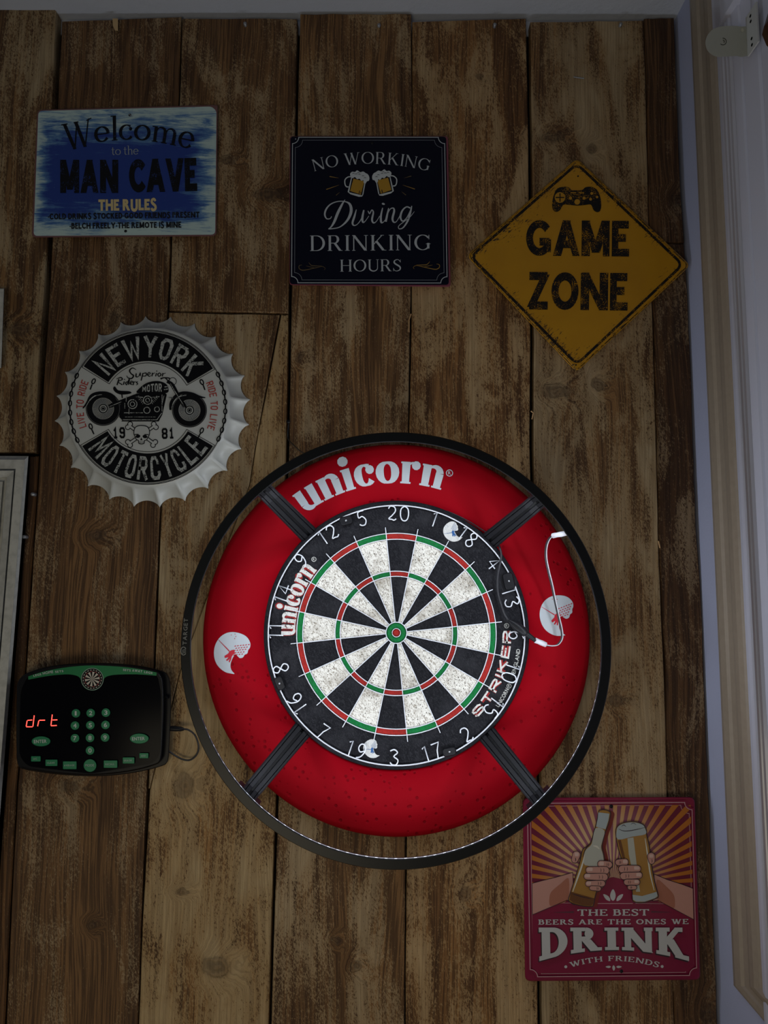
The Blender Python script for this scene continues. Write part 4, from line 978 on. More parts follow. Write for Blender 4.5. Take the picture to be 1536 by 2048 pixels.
for R_, a0, a1 in ((556, 154, 207), (556, 27, -26), (430, 151, 163), (428, 28, 17), (430, 196, 207), (422, -21, -31)):
    nl = max(2, int(abs(a1-a0)*R_*pi/180/33)); m = MB(f4, DL+.0003)
    for i in range(nl):
        a = radians(a0+(a1-a0)*(i+.5)/nl); x, y = C4[0]+R_*cos(a), C4[1]-R_*sin(a)*.986; tg = a+pi/2
        if i % 2 == 0: m.ribbon(ell(x, y, 19, 11, 12, rot=-tg), 8, closed=True)
        else: m.ribbon([(x-20*cos(tg), y+20*sin(tg)), (x+20*cos(tg), y-20*sin(tg))], 9)
    m.build('chain_print', K1, SG4)
m = MB(f4, DL+.0003)
for pts, ws in (([(650, 462), (625, 450), (604, 468), (614, 490), (632, 505), (618, 525), (592, 520), (584, 505)], [4, 7, 10, 8, 10, 9, 6, 4]), ([(652, 488), (650, 512), (668, 510), (680, 486), (680, 508)], [8, 9, 5, 7, 7]), ([(700, 486), (686, 540)], [8, 8]), ([(698, 490), (722, 486), (720, 506), (698, 508)], [5, 7, 7, 5]),
                ([(734, 500), (752, 490), (742, 482), (732, 498), (746, 510), (758, 502)], [4, 6, 6, 8, 6, 3]), ([(768, 484), (764, 510)], [8, 8]), ([(768, 494), (784, 484)], [5, 5]), ([(796, 486), (790, 510)], [7, 8]), ([(822, 484), (806, 494), (812, 510), (828, 500), (822, 486)], [5, 8, 6, 8, 5]), ([(842, 486), (838, 510)], [8, 8]), ([(842, 494), (862, 486)], [5, 4]),
                ([(528, 528), (514, 572)], [8, 9]), ([(508, 528), (540, 518), (552, 532), (522, 548), (552, 570)], [3, 8, 8, 5, 8]), ([(566, 546), (560, 570)], [8, 8]), ([(592, 546), (576, 556), (584, 570), (602, 528), (596, 570)], [5, 8, 6, 8, 8]), ([(610, 560), (626, 550), (616, 544), (608, 562), (626, 570)], [4, 6, 6, 8, 4]), ([(634, 546), (630, 572)], [8, 8]), ([(634, 554), (648, 546)], [5, 4]), ([(664, 548), (652, 552), (662, 564), (650, 572)], [4, 7, 7, 4])): m.brush(pts, ws, 4)
m.disc(798, 472, 4); m.disc(568, 532, 4); m.build('script_lettering', K1, SG4)
# motorcycle print
m = MB(f4, DL+.0003)
m.ribbon([(455, 725), (640, 650), (860, 640)], [26, 22, 14]); m.poly([(540, 690), (655, 632), (860, 630), (870, 640), (838, 782), (812, 832), (560, 832), (530, 800)])
m.poly(spline([(655, 628), (680, 590), (720, 560), (770, 545), (820, 545), (862, 562), (880, 590), (872, 628), (760, 632)], 3, True))
m.poly(spline([(488, 590), (500, 582), (520, 608), (560, 614), (600, 616), (618, 626), (600, 636), (545, 640), (510, 628), (490, 608)], 3, True))
m.brush([(548, 632), (552, 665)], [8, 8]); m.poly([(600, 720), (560, 812), (545, 832), (800, 832), (840, 770), (838, 740)])
m.brush([(872, 545), (910, 570), (950, 640), (1010, 735)], [22, 24, 20, 14]); m.brush([(858, 520), (890, 560), (990, 730)], [8, 8, 8]); m.brush([(825, 528), (850, 520), (890, 524), (880, 545)], [12, 8, 8, 6]); m.ring(912, 545, 26, 4, n=24)
bike = m.build('motorcycle_print', K1, SG4)
for cx, cy in ((415, 740), (1032, 752)):
    m = MB(f4, DL+.0006); m.ring(cx, cy, 101, 46, 100, n=48); tyre = m.build('tyre_print', K1, bike)
    m = MB(f4, DL+.0009); m.ring(cx, cy, 118, 3, 116, n=40); m.build('tyre_line', mat('grey_line_ink', (.12, .12, .12), .4), tyre)
    m = MB(f4, DL+.0006)
    for k in range(44):
        a = 2*pi*k/44; m.ribbon([(cx+36*cos(a), cy+36*sin(a)), (cx+74*cos(a), cy+74*sin(a))], [2, 4.5])
    m.ring(cx, cy, 30, 7, n=24); m.disc(cx, cy, 18); m.build('spoke_print', K1, bike)
    m = MB(f4, DL+.0011); m.ring(cx, cy, 11, 3, n=16); m.build('hub_line', K2, bike)
m = MB(f4, DL+.0012); m.ribbon([(455, 725), (560, 682)], [22, 20]); m.build('swingarm_print', K1, bike)
m = MB(f4, DL+.0010)
m.brush([(270, 738), (300, 700), (330, 650), (380, 630), (440, 632), (490, 660), (520, 710)], [8, 16, 22, 22, 20, 18, 10]); m.brush([(895, 750), (902, 700), (935, 650), (985, 628), (1050, 635), (1100, 655), (1145, 662)], [14, 24, 22, 20, 20, 16, 6]); m.build('mudguard_print', K1, bike)
m = MB(f4, DL+.0013)
m.brush([(290, 730), (320, 680), (360, 648), (410, 640)], [3, 7, 7, 3]); m.brush([(905, 735), (922, 690), (958, 655), (1010, 645)], [3, 7, 7, 3])
for a in ((625, 708, 32, 6), (625, 708, 16, 5), (733, 680, 30, 6), (733, 680, 14, 5), (728, 752, 22, 5), (800, 745, 18, 5)): m.ring(a[0], a[1], a[2], a[3], n=24)
for k in range(6): m.ribbon([(652+k*9, 658+k*10), (672+k*7, 650+k*8)], 3.5); m.ribbon([(815-k*9, 658+k*10), (795-k*7, 650+k*8)], 3.5)
m.ribbon([(645, 655), (700, 660)], 6); m.ribbon([(762, 660), (818, 655)], 6); m.ribbon([(565, 770), (700, 770)], 5); m.ribbon([(555, 820), (800, 820), (835, 770)], 5); m.ribbon([(572, 800), (790, 800)], 3); m.ribbon([(836, 640), (836, 760)], 4); m.ribbon([(850, 648), (838, 700)], 4)
m.ribbon([(455, 728), (545, 692)], 4); m.brush([(895, 560), (930, 620), (990, 715)], [3, 6, 3]); m.ribbon([(850, 605), (878, 600)], 7); m.ribbon([(854, 585), (880, 584)], 7); m.ribbon([(872, 660), (915, 665)], 6)
for x0_, y0_ in ((570, 700), (580, 650), (600, 740)): m.ribbon([(x0_, y0_), (x0_, y0_+40)], 4)
text(m, 'MOTOR', lambda u, v: (695+140*u, 620-(38+22*sin(pi*min(1, u*1.1)*.6))*v), 'block', gap=.16, wd=.45, T=.2); m.build('engine_highlight', K2, bike)
m = MB(f4, DL+.0003); text(m, '19', linebt(490, 955, 573, 952, 80), 'block', gap=.22, wd=.44, T=.19); m.build('year_lettering', K1, SG4); m = MB(f4, DL+.0003); text(m, '81', linebt(836, 958, 918, 955, 78), 'block', gap=.22, wd=.44, T=.19); m.build('year_lettering', K1, SG4)
# skull and crossbones
m = MB(f4, DL+.0003)
for (a, b) in (((600, 862), (780, 990)), ((785, 862), (600, 990))):
    m.ribbon([a, b], 26)
    for p, q in ((a, b), (b, a)):
        dx, dy = (q[0]-p[0]), (q[1]-p[1]); L = hypot(dx, dy); nx, ny = -dy/L, dx/L
        for s_ in (-1, 1): m.disc(p[0]+nx*14*s_, p[1]+ny*14*s_, 20, n=14)
bones = m.build('crossbones_print', K1, SG4); WH = mat('cap_white_ink', (.50, .52, .50), .35)
m = MB(f4, DL+.0006)
for (a, b) in (((600, 862), (780, 990)), ((785, 862), (600, 990))):
    m.ribbon([a, b], 14)
    for p, q in ((a, b), (b, a)):
        dx, dy = (q[0]-p[0]), (q[1]-p[1]); L = hypot(dx, dy); nx, ny = -dy/L, dx/L
        for s_ in (-1, 1): m.disc(p[0]+nx*14*s_, p[1]+ny*14*s_, 14, n=14)
m.build('bone_fill', WH, bones)
sk = [(690, 858), (730, 866), (748, 892), (748, 925), (738, 945), (728, 965), (712, 972), (710, 990), (690, 996), (668, 990), (665, 970), (650, 962), (640, 940), (632, 920), (636, 885), (655, 864)]
m = MB(f4, DL+.0009); m.poly(spline(sk, 3, True)); sko = m.build('skull_print', K1, SG4)
m = MB(f4, DL+.0012); m.poly(inset(spline(sk, 3, True), 6)); m.build('skull_fill', WH, sko)
m = MB(f4, DL+.0015); m.disc(664, 938, 17, 12, rot=-.2); m.disc(714, 940, 17, 12, rot=.2); m.poly([(688, 946), (697, 966), (680, 966)])
for k in range(4): m.ribbon([(676+k*8, 974), (676+k*8, 988)], 2.5)
m.ribbon([(640, 926), (668, 924)], 6); m.ribbon([(710, 926), (740, 926)], 6); m.build('skull_features', K1, sko)

# crimson 'drink' sign ---------------------------------------------------
f6 = crop(1020, 1570, 3.7463); D6 = .011
SG6 = thing('metal_sign', W(1223, 1780, .004), 'crimson embossed tin sign with a beer bottle and a glass reading Drink with Friends', 'sign')
CR_ = mat('crimson_enamel', (.20, .004, .035), .30, .5, bump=(500, .05, .0003)); PK = mat('pink_line_ink', (.50, .28, .30), .35, .5)
o6 = [(95, 95), (1385, 90), (1428, 1460), (112, 1470)]
m = MB(f6, D6); m.prism(roundpoly(o6, 45), .003, D6, 8); m.build('sign_plate', CR_, SG6)
q6 = quadfr(f6, (120, 125, 1395, 1440), [(120, 128), (1372, 120), (1410, 1438), (142, 1450)])
m = MB(q6, D6+.0014); m.ribbon(corner_notch(125, 130, 1390, 1432, 55), 22, closed=True); m.build('raised_rim', CR_, SG6)
m = MB(q6, D6+.0018); m.ribbon(corner_notch(130, 135, 1385, 1428, 55), 6, closed=True); m.build('border_line', PK, SG6)
m = MB(q6, D6+.0004); m.ribbon(corner_notch(152, 156, 1362, 1405, 62), 4, closed=True); m.build('border_line', PK, SG6)
def ray_mat(a, b):  # ray colour, paler around the middle and deeper outwards
    t = NT('ray_fade'); g = t.n('NewGeometry').outputs['Position']; c0 = W(*f6(720, 560), D6); c1 = W(*f6(1320, 560), D6)
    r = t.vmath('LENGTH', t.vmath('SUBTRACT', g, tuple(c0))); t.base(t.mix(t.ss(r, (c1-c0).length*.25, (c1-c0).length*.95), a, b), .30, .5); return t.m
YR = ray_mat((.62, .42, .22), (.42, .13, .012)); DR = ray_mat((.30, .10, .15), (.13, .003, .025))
clip = [(162, 150), (1352, 150), (1372, 770), (1085, 690), (775, 720), (450, 668), (165, 735)]
def clip_half(poly, a, b):
    """keep the part of poly on the left of a->b"""
    out = []; side = lambda p: (b[0]-a[0])*(p[1]-a[1])-(b[1]-a[1])*(p[0]-a[0])
    for i in range(len(poly)):
        p, q = poly[i-1], poly[i]; sp, sq = side(p), side(q)
        if (sp >= 0) != (sq >= 0): t_ = sp/(sp-sq); out.append((p[0]+(q[0]-p[0])*t_, p[1]+(q[1]-p[1])*t_))
        if sq >= 0: out.append(q)
    return out
RC6 = (772, 760); box6 = [(162, 150), (1354, 150), (1374, 900), (165, 900)]
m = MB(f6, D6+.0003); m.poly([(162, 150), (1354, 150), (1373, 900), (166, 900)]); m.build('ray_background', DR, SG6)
NR_ = 60
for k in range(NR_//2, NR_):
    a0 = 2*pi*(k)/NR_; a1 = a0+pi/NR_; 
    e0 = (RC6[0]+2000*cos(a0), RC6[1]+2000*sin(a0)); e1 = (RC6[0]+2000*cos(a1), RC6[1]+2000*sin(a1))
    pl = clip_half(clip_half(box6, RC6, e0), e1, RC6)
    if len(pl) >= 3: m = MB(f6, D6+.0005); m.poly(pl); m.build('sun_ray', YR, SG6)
m = MB(f6, D6+.0007); m.poly([(166, 960), (440, 860), (440, 700), (600, 700), (620, 890), (772, 870), (920, 880), (940, 700), (1100, 700), (1100, 860), (1373, 1000), (1376, 1395), (168, 1410)]); 
m.d += .0001; m.poly([(600, 905), (600, 820), (640, 720), (772, 690), (900, 720), (940, 820), (940, 905)]); m.build('crimson_ground', CR_, SG6)
SKIN = mat('skin_print', (.50, .25, .20), .35, .5); SKIN2 = mat('shaded_skin_print', (.36, .13, .08), .35, .5); LN = mat('dark_line_ink', (.03, .012, .02), .4); NAIL = mat('nail_print', (.62, .42, .36), .35)
def panel(name, pts, mt, d, par=SG6, th=.0, line=0, bev=2.0):
    m = MB(f6, D6+d)
    if th: m.prism(pts, D6, D6+d, bev)
    else: m.poly(pts)
    o = m.build(name, mt, par)
    if line: m = MB(f6, D6+d+(.0001 if th else .0002)); m.ribbon(pts, line, closed=True); m.build('outline', LN, o) if par is SG6 else m.build('outline', LN, par)
    return o
la = panel('forearm_print', [(166, 737), (260, 712), (350, 690), (470, 655), (480, 900), (430, 862), (345, 898), (168, 972)], SKIN, .0011, line=4)
panel('forearm_shade', spline([(440, 700), (380, 740), (310, 800), (295, 850), (300, 905), (350, 893), (430, 862)], 3, True), SKIN2, .0013, la)
ra = panel('forearm_print', [(1080, 668), (1180, 710), (1290, 745), (1371, 775), (1377, 1008), (1240, 935), (1110, 865), (1070, 870)], SKIN, .0011, line=4)
panel('forearm_shade', spline([(1100, 710), (1170, 760), (1225, 820), (1235, 880), (1225, 925), (1150, 885), (1105, 860)], 3, True), SKIN2, .0013, ra)
AMB = mat('amber_print', (.34, .17, .03), .25, .5); AMD = mat('dark_amber_print', (.13, .045, .01), .25, .5); GLS = mat('grey_glass_print', (.42, .42, .36), .25, .5); STL = mat('blue_grey_print', (.36, .41, .42), .3); HI = mat('pale_print', (.62, .60, .50), .25)
btl = spline([(675, 188), (715, 186), (753, 205), (748, 250), (735, 300), (712, 360), (695, 430), (690, 470), (702, 520), (708, 580), (690, 680), (655, 780), (636, 850), (628, 890), (612, 912), (540, 906), (470, 888), (438, 862), (455, 800), (490, 690), (520, 590), (535, 520), (548, 480), (600, 440), (622, 380), (640, 310), (655, 250), (664, 200)], 3, True)
panel('bottle_shadow', [(x+28, y+4) for x, y in btl], mat('bottle_shadow_ink', (.20, .02, .01), .3), .0012)
bo = panel('bottle_print', btl, AMB, .0032, th=1, line=6, bev=7)
panel('neck_label', [(662, 205), (745, 215), (738, 262), (716, 332), (645, 312), (658, 250)], STL, .0035, bo)
panel('bottle_light', spline([(640, 325), (708, 342), (692, 420), (682, 470), (698, 530), (690, 600), (560, 600), (556, 520), (575, 478), (612, 440)], 3, True), GLS, .0035, bo)
panel('bottle_dark', [(456, 800), (634, 850), (622, 892), (606, 906), (540, 900), (474, 882), (446, 860)], AMD, .0035, bo)
m = MB(f6, D6+.0037); m.brush([(560, 520), (540, 600), (505, 700), (470, 800)], [4, 12, 12, 5]); m.brush([(622, 455), (650, 462), (670, 480)], [4, 14, 4]); m.build('highlight', HI, bo)
m = MB(f6, D6+.0037); m.brush([(470, 815), (530, 835), (606, 852)], [3, 6, 3]); m.brush([(628, 345), (606, 430), (566, 480), (545, 540)], [4, 7, 6, 3]); m.build('dark_line', LN, bo)
gls = spline([(792, 335), (815, 300), (850, 282), (920, 272), (985, 288), (1018, 322), (1026, 380), (1045, 460), (1055, 560), (1072, 660), (1092, 760), (1112, 832), (1090, 852), (1010, 880), (940, 880), (918, 862), (916, 800), (900, 720), (870, 640), (838, 560), (812, 480), (796, 400)], 3, True)
go = panel('beer_glass_print', gls, AMB, .0032, th=1, line=6, bev=7)
panel('beer_head', spline([(800, 335), (822, 302), (870, 284), (930, 280), (990, 296), (1010, 322), (1016, 368), (920, 386), (808, 408)], 3, True), STL, .0035, go)
panel('glass_base', [(918, 822), (990, 832), (1080, 806), (1098, 800), (1106, 832), (1086, 848), (1010, 874), (944, 874), (922, 860)], STL, .0035, go)
panel('beer_light', [(880, 400), (925, 392), (945, 560), (960, 700), (975, 800), (945, 800), (915, 640), (890, 520)], GLS, .0035, go)
panel('beer_dark', [(808, 415), (830, 412), (860, 540), (862, 590), (846, 560)], AMD, .0035, go)
m = MB(f6, D6+.0037); m.brush([(1012, 400), (1030, 520), (1050, 660), (1080, 790)], [4, 10, 10, 4]); m.build('highlight', HI, go)
m = MB(f6, D6+.0037); m.brush([(815, 330), (860, 345), (940, 335), (1010, 318)], [2, 5, 5, 2]); m.brush([(835, 310), (852, 300), (870, 312)], [2, 5, 2]); m.brush([(905, 295), (925, 285), (945, 298)], [2, 4, 2]); m.build('dark_line', LN, go)
def capsule(a, b, r0, r1, n=8):
    an = atan2(b[1]-a[1], b[0]-a[0]); return [(a[0]+r0*cos(an+pi/2+pi*k/n), a[1]+r0*sin(an+pi/2+pi*k/n)) for k in range(n+1)]+[(b[0]+r1*cos(an-pi/2+pi*k/n), b[1]+r1*sin(an-pi/2+pi*k/n)) for k in range(n+1)]
def hand(fingers, thumb, parent_label):
    H = thing_child('hand_print')
    for i, (a, b, r0, r1, nl) in enumerate([thumb]+fingers):
        pts = capsule(a, b, r0, r1); dd = .0042+.0002*i
        m = MB(f6); m.prism(pts, D6+.001, D6+dd, 4); fo = m.build('finger_print' if i else 'thumb_print', SKIN, H)
        m = MB(f6, D6+dd+.0001); m.ribbon(pts, 4, closed=True)
        for t_ in (.25, .4): m.ribbon([(a[0]+(b[0]-a[0])*t_, a[1]-r0*.5), (a[0]+(b[0]-a[0])*t_+3, a[1]+r0*.4)], 2.5)
        m.build('outline', LN, H)
        if nl:
            m = MB(f6, D6+dd+.0002); m.poly(roundpoly(rect(b[0]+nl[0], b[1]+nl[1], nl[2], nl[3]), 8)); m.build('nail_print', NAIL, H)
def thing_child(name):
    m = MB(f6); m.poly([(0, 0), (1, 0), (1, 1)], D6-.002); return None
class _H: pass
def hand2(name, palm, fingers, thumb):
    m = MB(f6); m.prism(spline(palm, 3, True), D6+.001, D6+.0036, 4); H = m.build(name, SKIN2, SG6)
    m = MB(f6, D6+.0037); m.ribbon(spline(palm, 3, True), 4, closed=True); m.build('outline', LN, H)
    for i, (a, b, r0, r1, nl) in enumerate([thumb]+fingers):
        pts = capsule(a, b, r0, r1); dd = .0044+.0002*i
        m = MB(f6); m.prism(pts, D6+.001, D6+dd, 4); m.build('finger' if i else 'thumb', SKIN, H)
        m = MB(f6, D6+dd+.0001); m.ribbon(pts, 4, closed=True)
        for t_ in (.12, .3): m.brush([(a[0]+(b[0]-a[0])*t_, a[1]-r0*.6), (a[0]+(b[0]-a[0])*t_+4, a[1]), (a[0]+(b[0]-a[0])*t_, a[1]+r0*.5)], [1, 4, 1], 3)
        m.build('finger_line', LN, H)
        if nl: m = MB(f6, D6+dd+.0002); m.poly(roundpoly(rect(b[0]+nl[0], b[1]+nl[1], nl[2], nl[3]), 8)); m.build('nail', NAIL, H)
hand2('left_hand_print', [(700, 580), (762, 580), (768, 612), (742, 640), (748, 680), (722, 715), (712, 750), (672, 790), (650, 800), (640, 740), (650, 640)],
      [((742, 597), (682, 592), 26, 27, (4, -4, 34, 28)), ((715, 640), (592, 638), 30, 26, (6, -6, 42, 26)), ((706, 690), (576, 686), 29, 24, (4, -6, 40, 26)), ((690, 738), (586, 740), 25, 22, (4, -4, 34, 24)), ((664, 776), (612, 772), 20, 18, None)],
      ((486, 560), (498, 524), 26, 30, (2, -4, 30, 28)))
hand2('right_hand_print', [(850, 560), (800, 556), (792, 590), (812, 620), (820, 660), (842, 700), (868, 745), (900, 785), (925, 780), (920, 700), (900, 620)],
      [((812, 580), (862, 578), 24, 27, (2, -4, 34, 26)), ((842, 630), (956, 628), 30, 26, (-6, -6, 40, 26)), ((852, 682), (968, 676), 28, 25, (-4, -4, 36, 26)), ((876, 728), (952, 728), 24, 23, (-4, -4, 32, 22)), ((898, 768), (934, 768), 18, 17, None)],
      ((1062, 570), (1058, 536), 24, 30, (0, -4, 30, 26)))
PW = mat('off_white_enamel', (.50, .50, .50), .28, .5)
for pts in ([(772, 780), (790, 815), (788, 850), (772, 868), (754, 850), (752, 815)], [(698, 818), (730, 828), (748, 850), (748, 870), (718, 856)], [(848, 818), (816, 828), (800, 850), (800, 870), (830, 856)]):
    m = MB(f6, D6+.0009); m.poly(spline(pts, 3, True)); m.build('leaf_print', PW, SG6)
m = MB(f6, D6+.0010); m.ribbon([(390, 885), (620, 882)], [3, 5]); m.ribbon([(650, 888), (920, 888)], 5); m.ribbon([(940, 886), (1150, 890)], [5, 3]); m.build('rule_line', PK, SG6)
for a, b, s_ in (((325, 955), (478, 952), 1), ((1215, 955), (1058, 950), 1)):
    m = MB(f6, D6+.0009); m.ribbon([a, b], [1, 14]); m.build('wedge_print', mat('plum_ink', (.09, .02, .035), .4), SG6)
m = MB(f6, D6+.0012); text(m, 'THE BEST', linebt(505, 980, 1042, 978, 48), 'serif', gap=.1, T=.19, t=.12, sl=.07, st=.11, space=.4); m.build('lettering', PW, SG6)
m = MB(f6, D6+.0012); text(m, 'BEERS ARE THE ONES WE', linebt(212, 1046, 1338, 1042, 38), 'serif', gap=.13, T=.2, t=.13, sl=.08, st=.12, space=.55); m.build('lettering', PW, SG6)
def dr(u, v):
    x = 220+1122*u; b = 1236+84*(2*u-1)**2; return (x+(215-220)*v, b+(1068-b)*v)
m = MB(f6, D6+.0030); text(m, 'DRINK', lambda u, v: (dr(u, v)[0]-8, dr(u, v)[1]+10), 'serif', gap=.10, T=.27, t=.15, sl=.09, st=.14, thick=.0002, d=D6+.0009); m.build('lettering_shadow', LN, SG6)
m = MB(f6, D6+.0032); text(m, 'DRINK', dr, 'serif', gap=.10, T=.27, t=.15, sl=.09, st=.14, thick=.0026, d=D6+.0032); m.build('lettering', PW, SG6)
def wf(u, v): x = 455+655*u; q = 2*u-1; b = 1318+50*q*q; return (x+q*14*v, b-38*v)
m = MB(f6, D6+.0012); text(m, 'WITH FRIENDS', wf, 'serif', gap=.14, T=.18, t=.11, sl=.07, st=.10, space=.5); m.disc(418, 1362, 11); m.disc(1140, 1360, 11); m.build('lettering', PW, SG6)
for pts in ([(776, 1350), (788, 1370), (778, 1392), (766, 1370)], [(715, 1362), (740, 1354), (756, 1362), (740, 1372)], [(838, 1362), (812, 1354), (796, 1362), (812, 1372)]):
    m = MB(f6, D6+.0012); m.poly(spline(pts, 3, True)); m.build('leaf_print', PW, SG6)
for x, y in ((759, 160), (834, 1394)): screw(*f6(x, y), D6+.0002, SG6, .0032, mt=M['black'])

# ------------------------------------------------------------------ electronic scorer
f5 = crop(0, 1300, 3.6571); D5 = .030
CASE = mat('scorer_case', (.005, .005, .006), .32, .15); FACE = mat('scorer_window', (.002, .002, .003), .16, .06); GRN = mat('green_key', (.006, .19, .075), .38, .35); GRB = mat('green_band', (.006, .17, .05), .4, .35)
KT = mat('key_lettering', (.50, .56, .52), .5, .3); KT2 = mat('dull_key_lettering', (.30, .42, .35), .5, .3)
SCR = thing('electronic_scorer', W(187, 1440, .004), 'black electronic darts scoreboard with green keys and a red display', 'scoreboard')
outl = [(118, 330), (122, 250), (150, 200), (205, 165), (330, 125), (480, 102), (680, 93), (880, 98), (1040, 118), (1180, 150), (1222, 185), (1240, 250), (1245, 420), (1238, 620), (1228, 780), (1215, 826), (1180, 850), (1040, 888), (860, 915), (680, 926), (480, 918), (300, 898), (160, 872), (128, 845), (118, 780), (114, 560)]
sh = lambda pts, dx, dy: [(x+dx, y+dy) for x, y in pts]
o5 = spline(outl, 3, True)
m = MB(f5, .02); m.prism([(680+(x-680)*1.0+6, 510+(y-510)*.995) for x, y in o5], .003, .018, 6); m.build('rear_case', CASE, SCR)
m = MB(f5, D5); m.prism([(645+(x-680)*.955+14, 506+(y-510)*.985) for x, y in o5], .014, D5, 10); m.build('front_case', CASE, SCR)
m = MB(f5, D5+.0003); m.poly(roundpoly([(150, 300), (205, 185), (660, 120), (1150, 172), (1178, 320), (1172, 760), (1120, 830), (660, 905), (200, 850), (140, 770)], 50)); m.build('display_window', FACE, SCR)
DK = D5+.0006
top = spline([(207, 193), (330, 155), (500, 125), (680, 113), (900, 124), (1050, 145), (1146, 165)], 4); low = [(1144, 188), (1000, 178), (860, 180), (800, 188), (765, 205), (750, 245), (715, 285), (675, 296), (630, 285), (600, 250), (585, 205), (550, 185), (480, 178), (350, 190), (207, 217)]
m = MB(f5, DK); m.poly(top+spline(low, 3)); m.build('green_band', GRB, SCR)
m = MB(f5, DK+.0003); text(m, 'LEGS', linebt(246, 196, 303, 184, 15), 'bold', gap=.18, bold=.02); text(m, 'HOME', linebt(314, 181, 390, 168, 19), 'bold', gap=.18, bold=.02); text(m, 'SETS', linebt(404, 168, 464, 161, 15), 'bold', gap=.18, bold=.02); m.build('lettering', KT, SCR)
m = MB(f5, DK+.0003); text(m, 'SETS', linebt(899, 152, 955, 158, 15), 'bold', gap=.18, bold=.02); text(m, 'AWAY', linebt(966, 158, 1040, 166, 19), 'bold', gap=.18, bold=.02); text(m, 'LEGS', linebt(1054, 168, 1114, 176, 15), 'bold', gap=.18, bold=.02); m.build('lettering', KT, SCR)
m = MB(f5, DK+.0003); m.ring(675, 213, 80, 4, n=40); ic = m.build('dartboard_emblem', KT2, SCR)
m = MB(f5, DK+.0005); m.disc(675, 213, 77, n=40); m.build('emblem_ground', K1, ic)
m = MB(f5, DK+.0008)
for k in range(20):
    if k % 2:
        a0 = 2*pi*k/20; a1 = a0+2*pi/20; m.poly([(675+54*cos(a0), 213+54*sin(a0)), (675+54*cos(a1), 213+54*sin(a1)), (675, 213)])
for k in range(20):
    a0 = 2*pi*(k+.25)/20; a1 = 2*pi*(k+.75)/20; m.ribbon([(675+67*cos(a0), 213+67*sin(a0)), (675+67*cos(a1), 213+67*sin(a1))], 5)
m.build('emblem_beds', mat('emblem_cream', (.55, .50, .42), .5), ic)
m = MB(f5, DK+.0008)
for k in range(20):
    a0 = 2*pi*(k)/20; a1 = 2*pi*(k+1)/20
    if k % 2 == 0: m.ribbon([(675+56*cos(a0), 213+56*sin(a0)), (675+56*cos(a1), 213+56*sin(a1))], 4)
m.build('emblem_ring', mat('emblem_red', (.30, .02, .02), .5), ic)
def key(name, pts, label, box, bold=.02, th=.0028, mt=KT, st='bold'):
    m = MB(f5, DK+th); m.prism(pts, DK-.0006, DK+th, 2.0); k = m.build(name, GRN, SCR)
    m = MB(f5, DK+th+.0002); text(m, label, linebt(*box), st, gap=.14, bold=bold); m.build('key_lettering', mt, k)
for ch, x, y in (('1', 555, 463), ('2', 663, 461), ('3', 774, 458), ('4', 548, 553), ('5', 660, 550), ('6', 771, 548), ('7', 548, 645), ('8', 658, 643), ('9', 768, 640), ('0', 658, 735)):
    key('number_key', ell(x, y, 32, 32, 20), ch, (x-(8 if ch == '1' else 12), y+16, x+(5 if ch == '1' else 12), y+16, 32))
for x, y in ((300, 668), (1018, 648)): key('enter_key', ell(x, y, 69, 37, 28), 'ENTER', (x-52, y+14, x+41, y+11, 24))
for s_, x, y, w_, h_, tw in (('H/C', 262, 796, 70, 40, 26), ('CLEAR', 376, 825, 88, 48, 58), ('AVERAGE', 510, 843, 100, 58, 76), ('RECALL', 808, 835, 100, 55, 66), ('ERROR', 940, 808, 86, 46, 60), ('ADD', 1052, 773, 66, 38, 34)):
    key('function_key', roundpoly(rect(x, y, w_, h_), 6), s_, (x-tw/2-4, y+8, x+tw/2-4, y+6, 13), mt=KT2)
key('mode_key', ell(658, 845, 47, 47, 28), 'MODE', (624, 853, 688, 851, 17), mt=KT2)
LEDR = mat('red_segment', (.5, .02, .02), .4, emit=((1.0, .07, .05), 2.6)); LEDH = mat('red_segment_glow', (.5, .02, .02), .4, emit=((1.0, .35, .28), 2.2))
for nm, segs in (('d', ([(250, 482), (241, 556)], [(232, 512), (205, 514)], [(198, 520), (192, 556)], [(196, 562), (234, 562)])), ('r', ([(283, 520), (276, 554)], [(290, 514), (326, 513)])), ('t', ([(382, 476), (373, 548)], [(388, 512), (416, 511)], [(376, 554), (412, 552)]))):
    m = MB(f5, DK)
    for a, b in segs: m.ribbon([a, b], 7, caps=True)
    m.build('display_digit', LEDR, SCR)
m = MB(); m.lathe(W(*f5(1208, 355), D5-.004), [(.0001, D5-.0035), (.0026, D5-.0035), (.0034, D5-.0015), (.0040, D5-.006)], 16, closed_prof=False); m.build('lens', M['hole'], SCR)
# its lead
LD_ = thing('power_cord', W(345, 1458, .010), 'thin black lead plugged into the right side of the scoreboard', 'cord')
m = MB(); pts = spline([tuple(W(x, y, d)) for x, y, d in ((366, 1458.5, .012), (376, 1459.5, .013), (388, 1468, .012), (395, 1482, .010), (397, 1497, .008), (392, 1511, .007), (380, 1520, .006), (366, 1519, .006), (352, 1512, .006), (337, 1502, .006))], 6); m.tube(pts, .0016, 8); m.build('cable', M['rubber'], LD_)
m = MB(); m.tube([W(341, 1457, .012), W(345, 1457, .012), W(352, 1457.4, .012), W(362, 1458, .012), W(368, 1458.6, .012)], [.0042, .0046, .0046, .0040, .0022], 12); m.build('plug', M['black'], LD_)

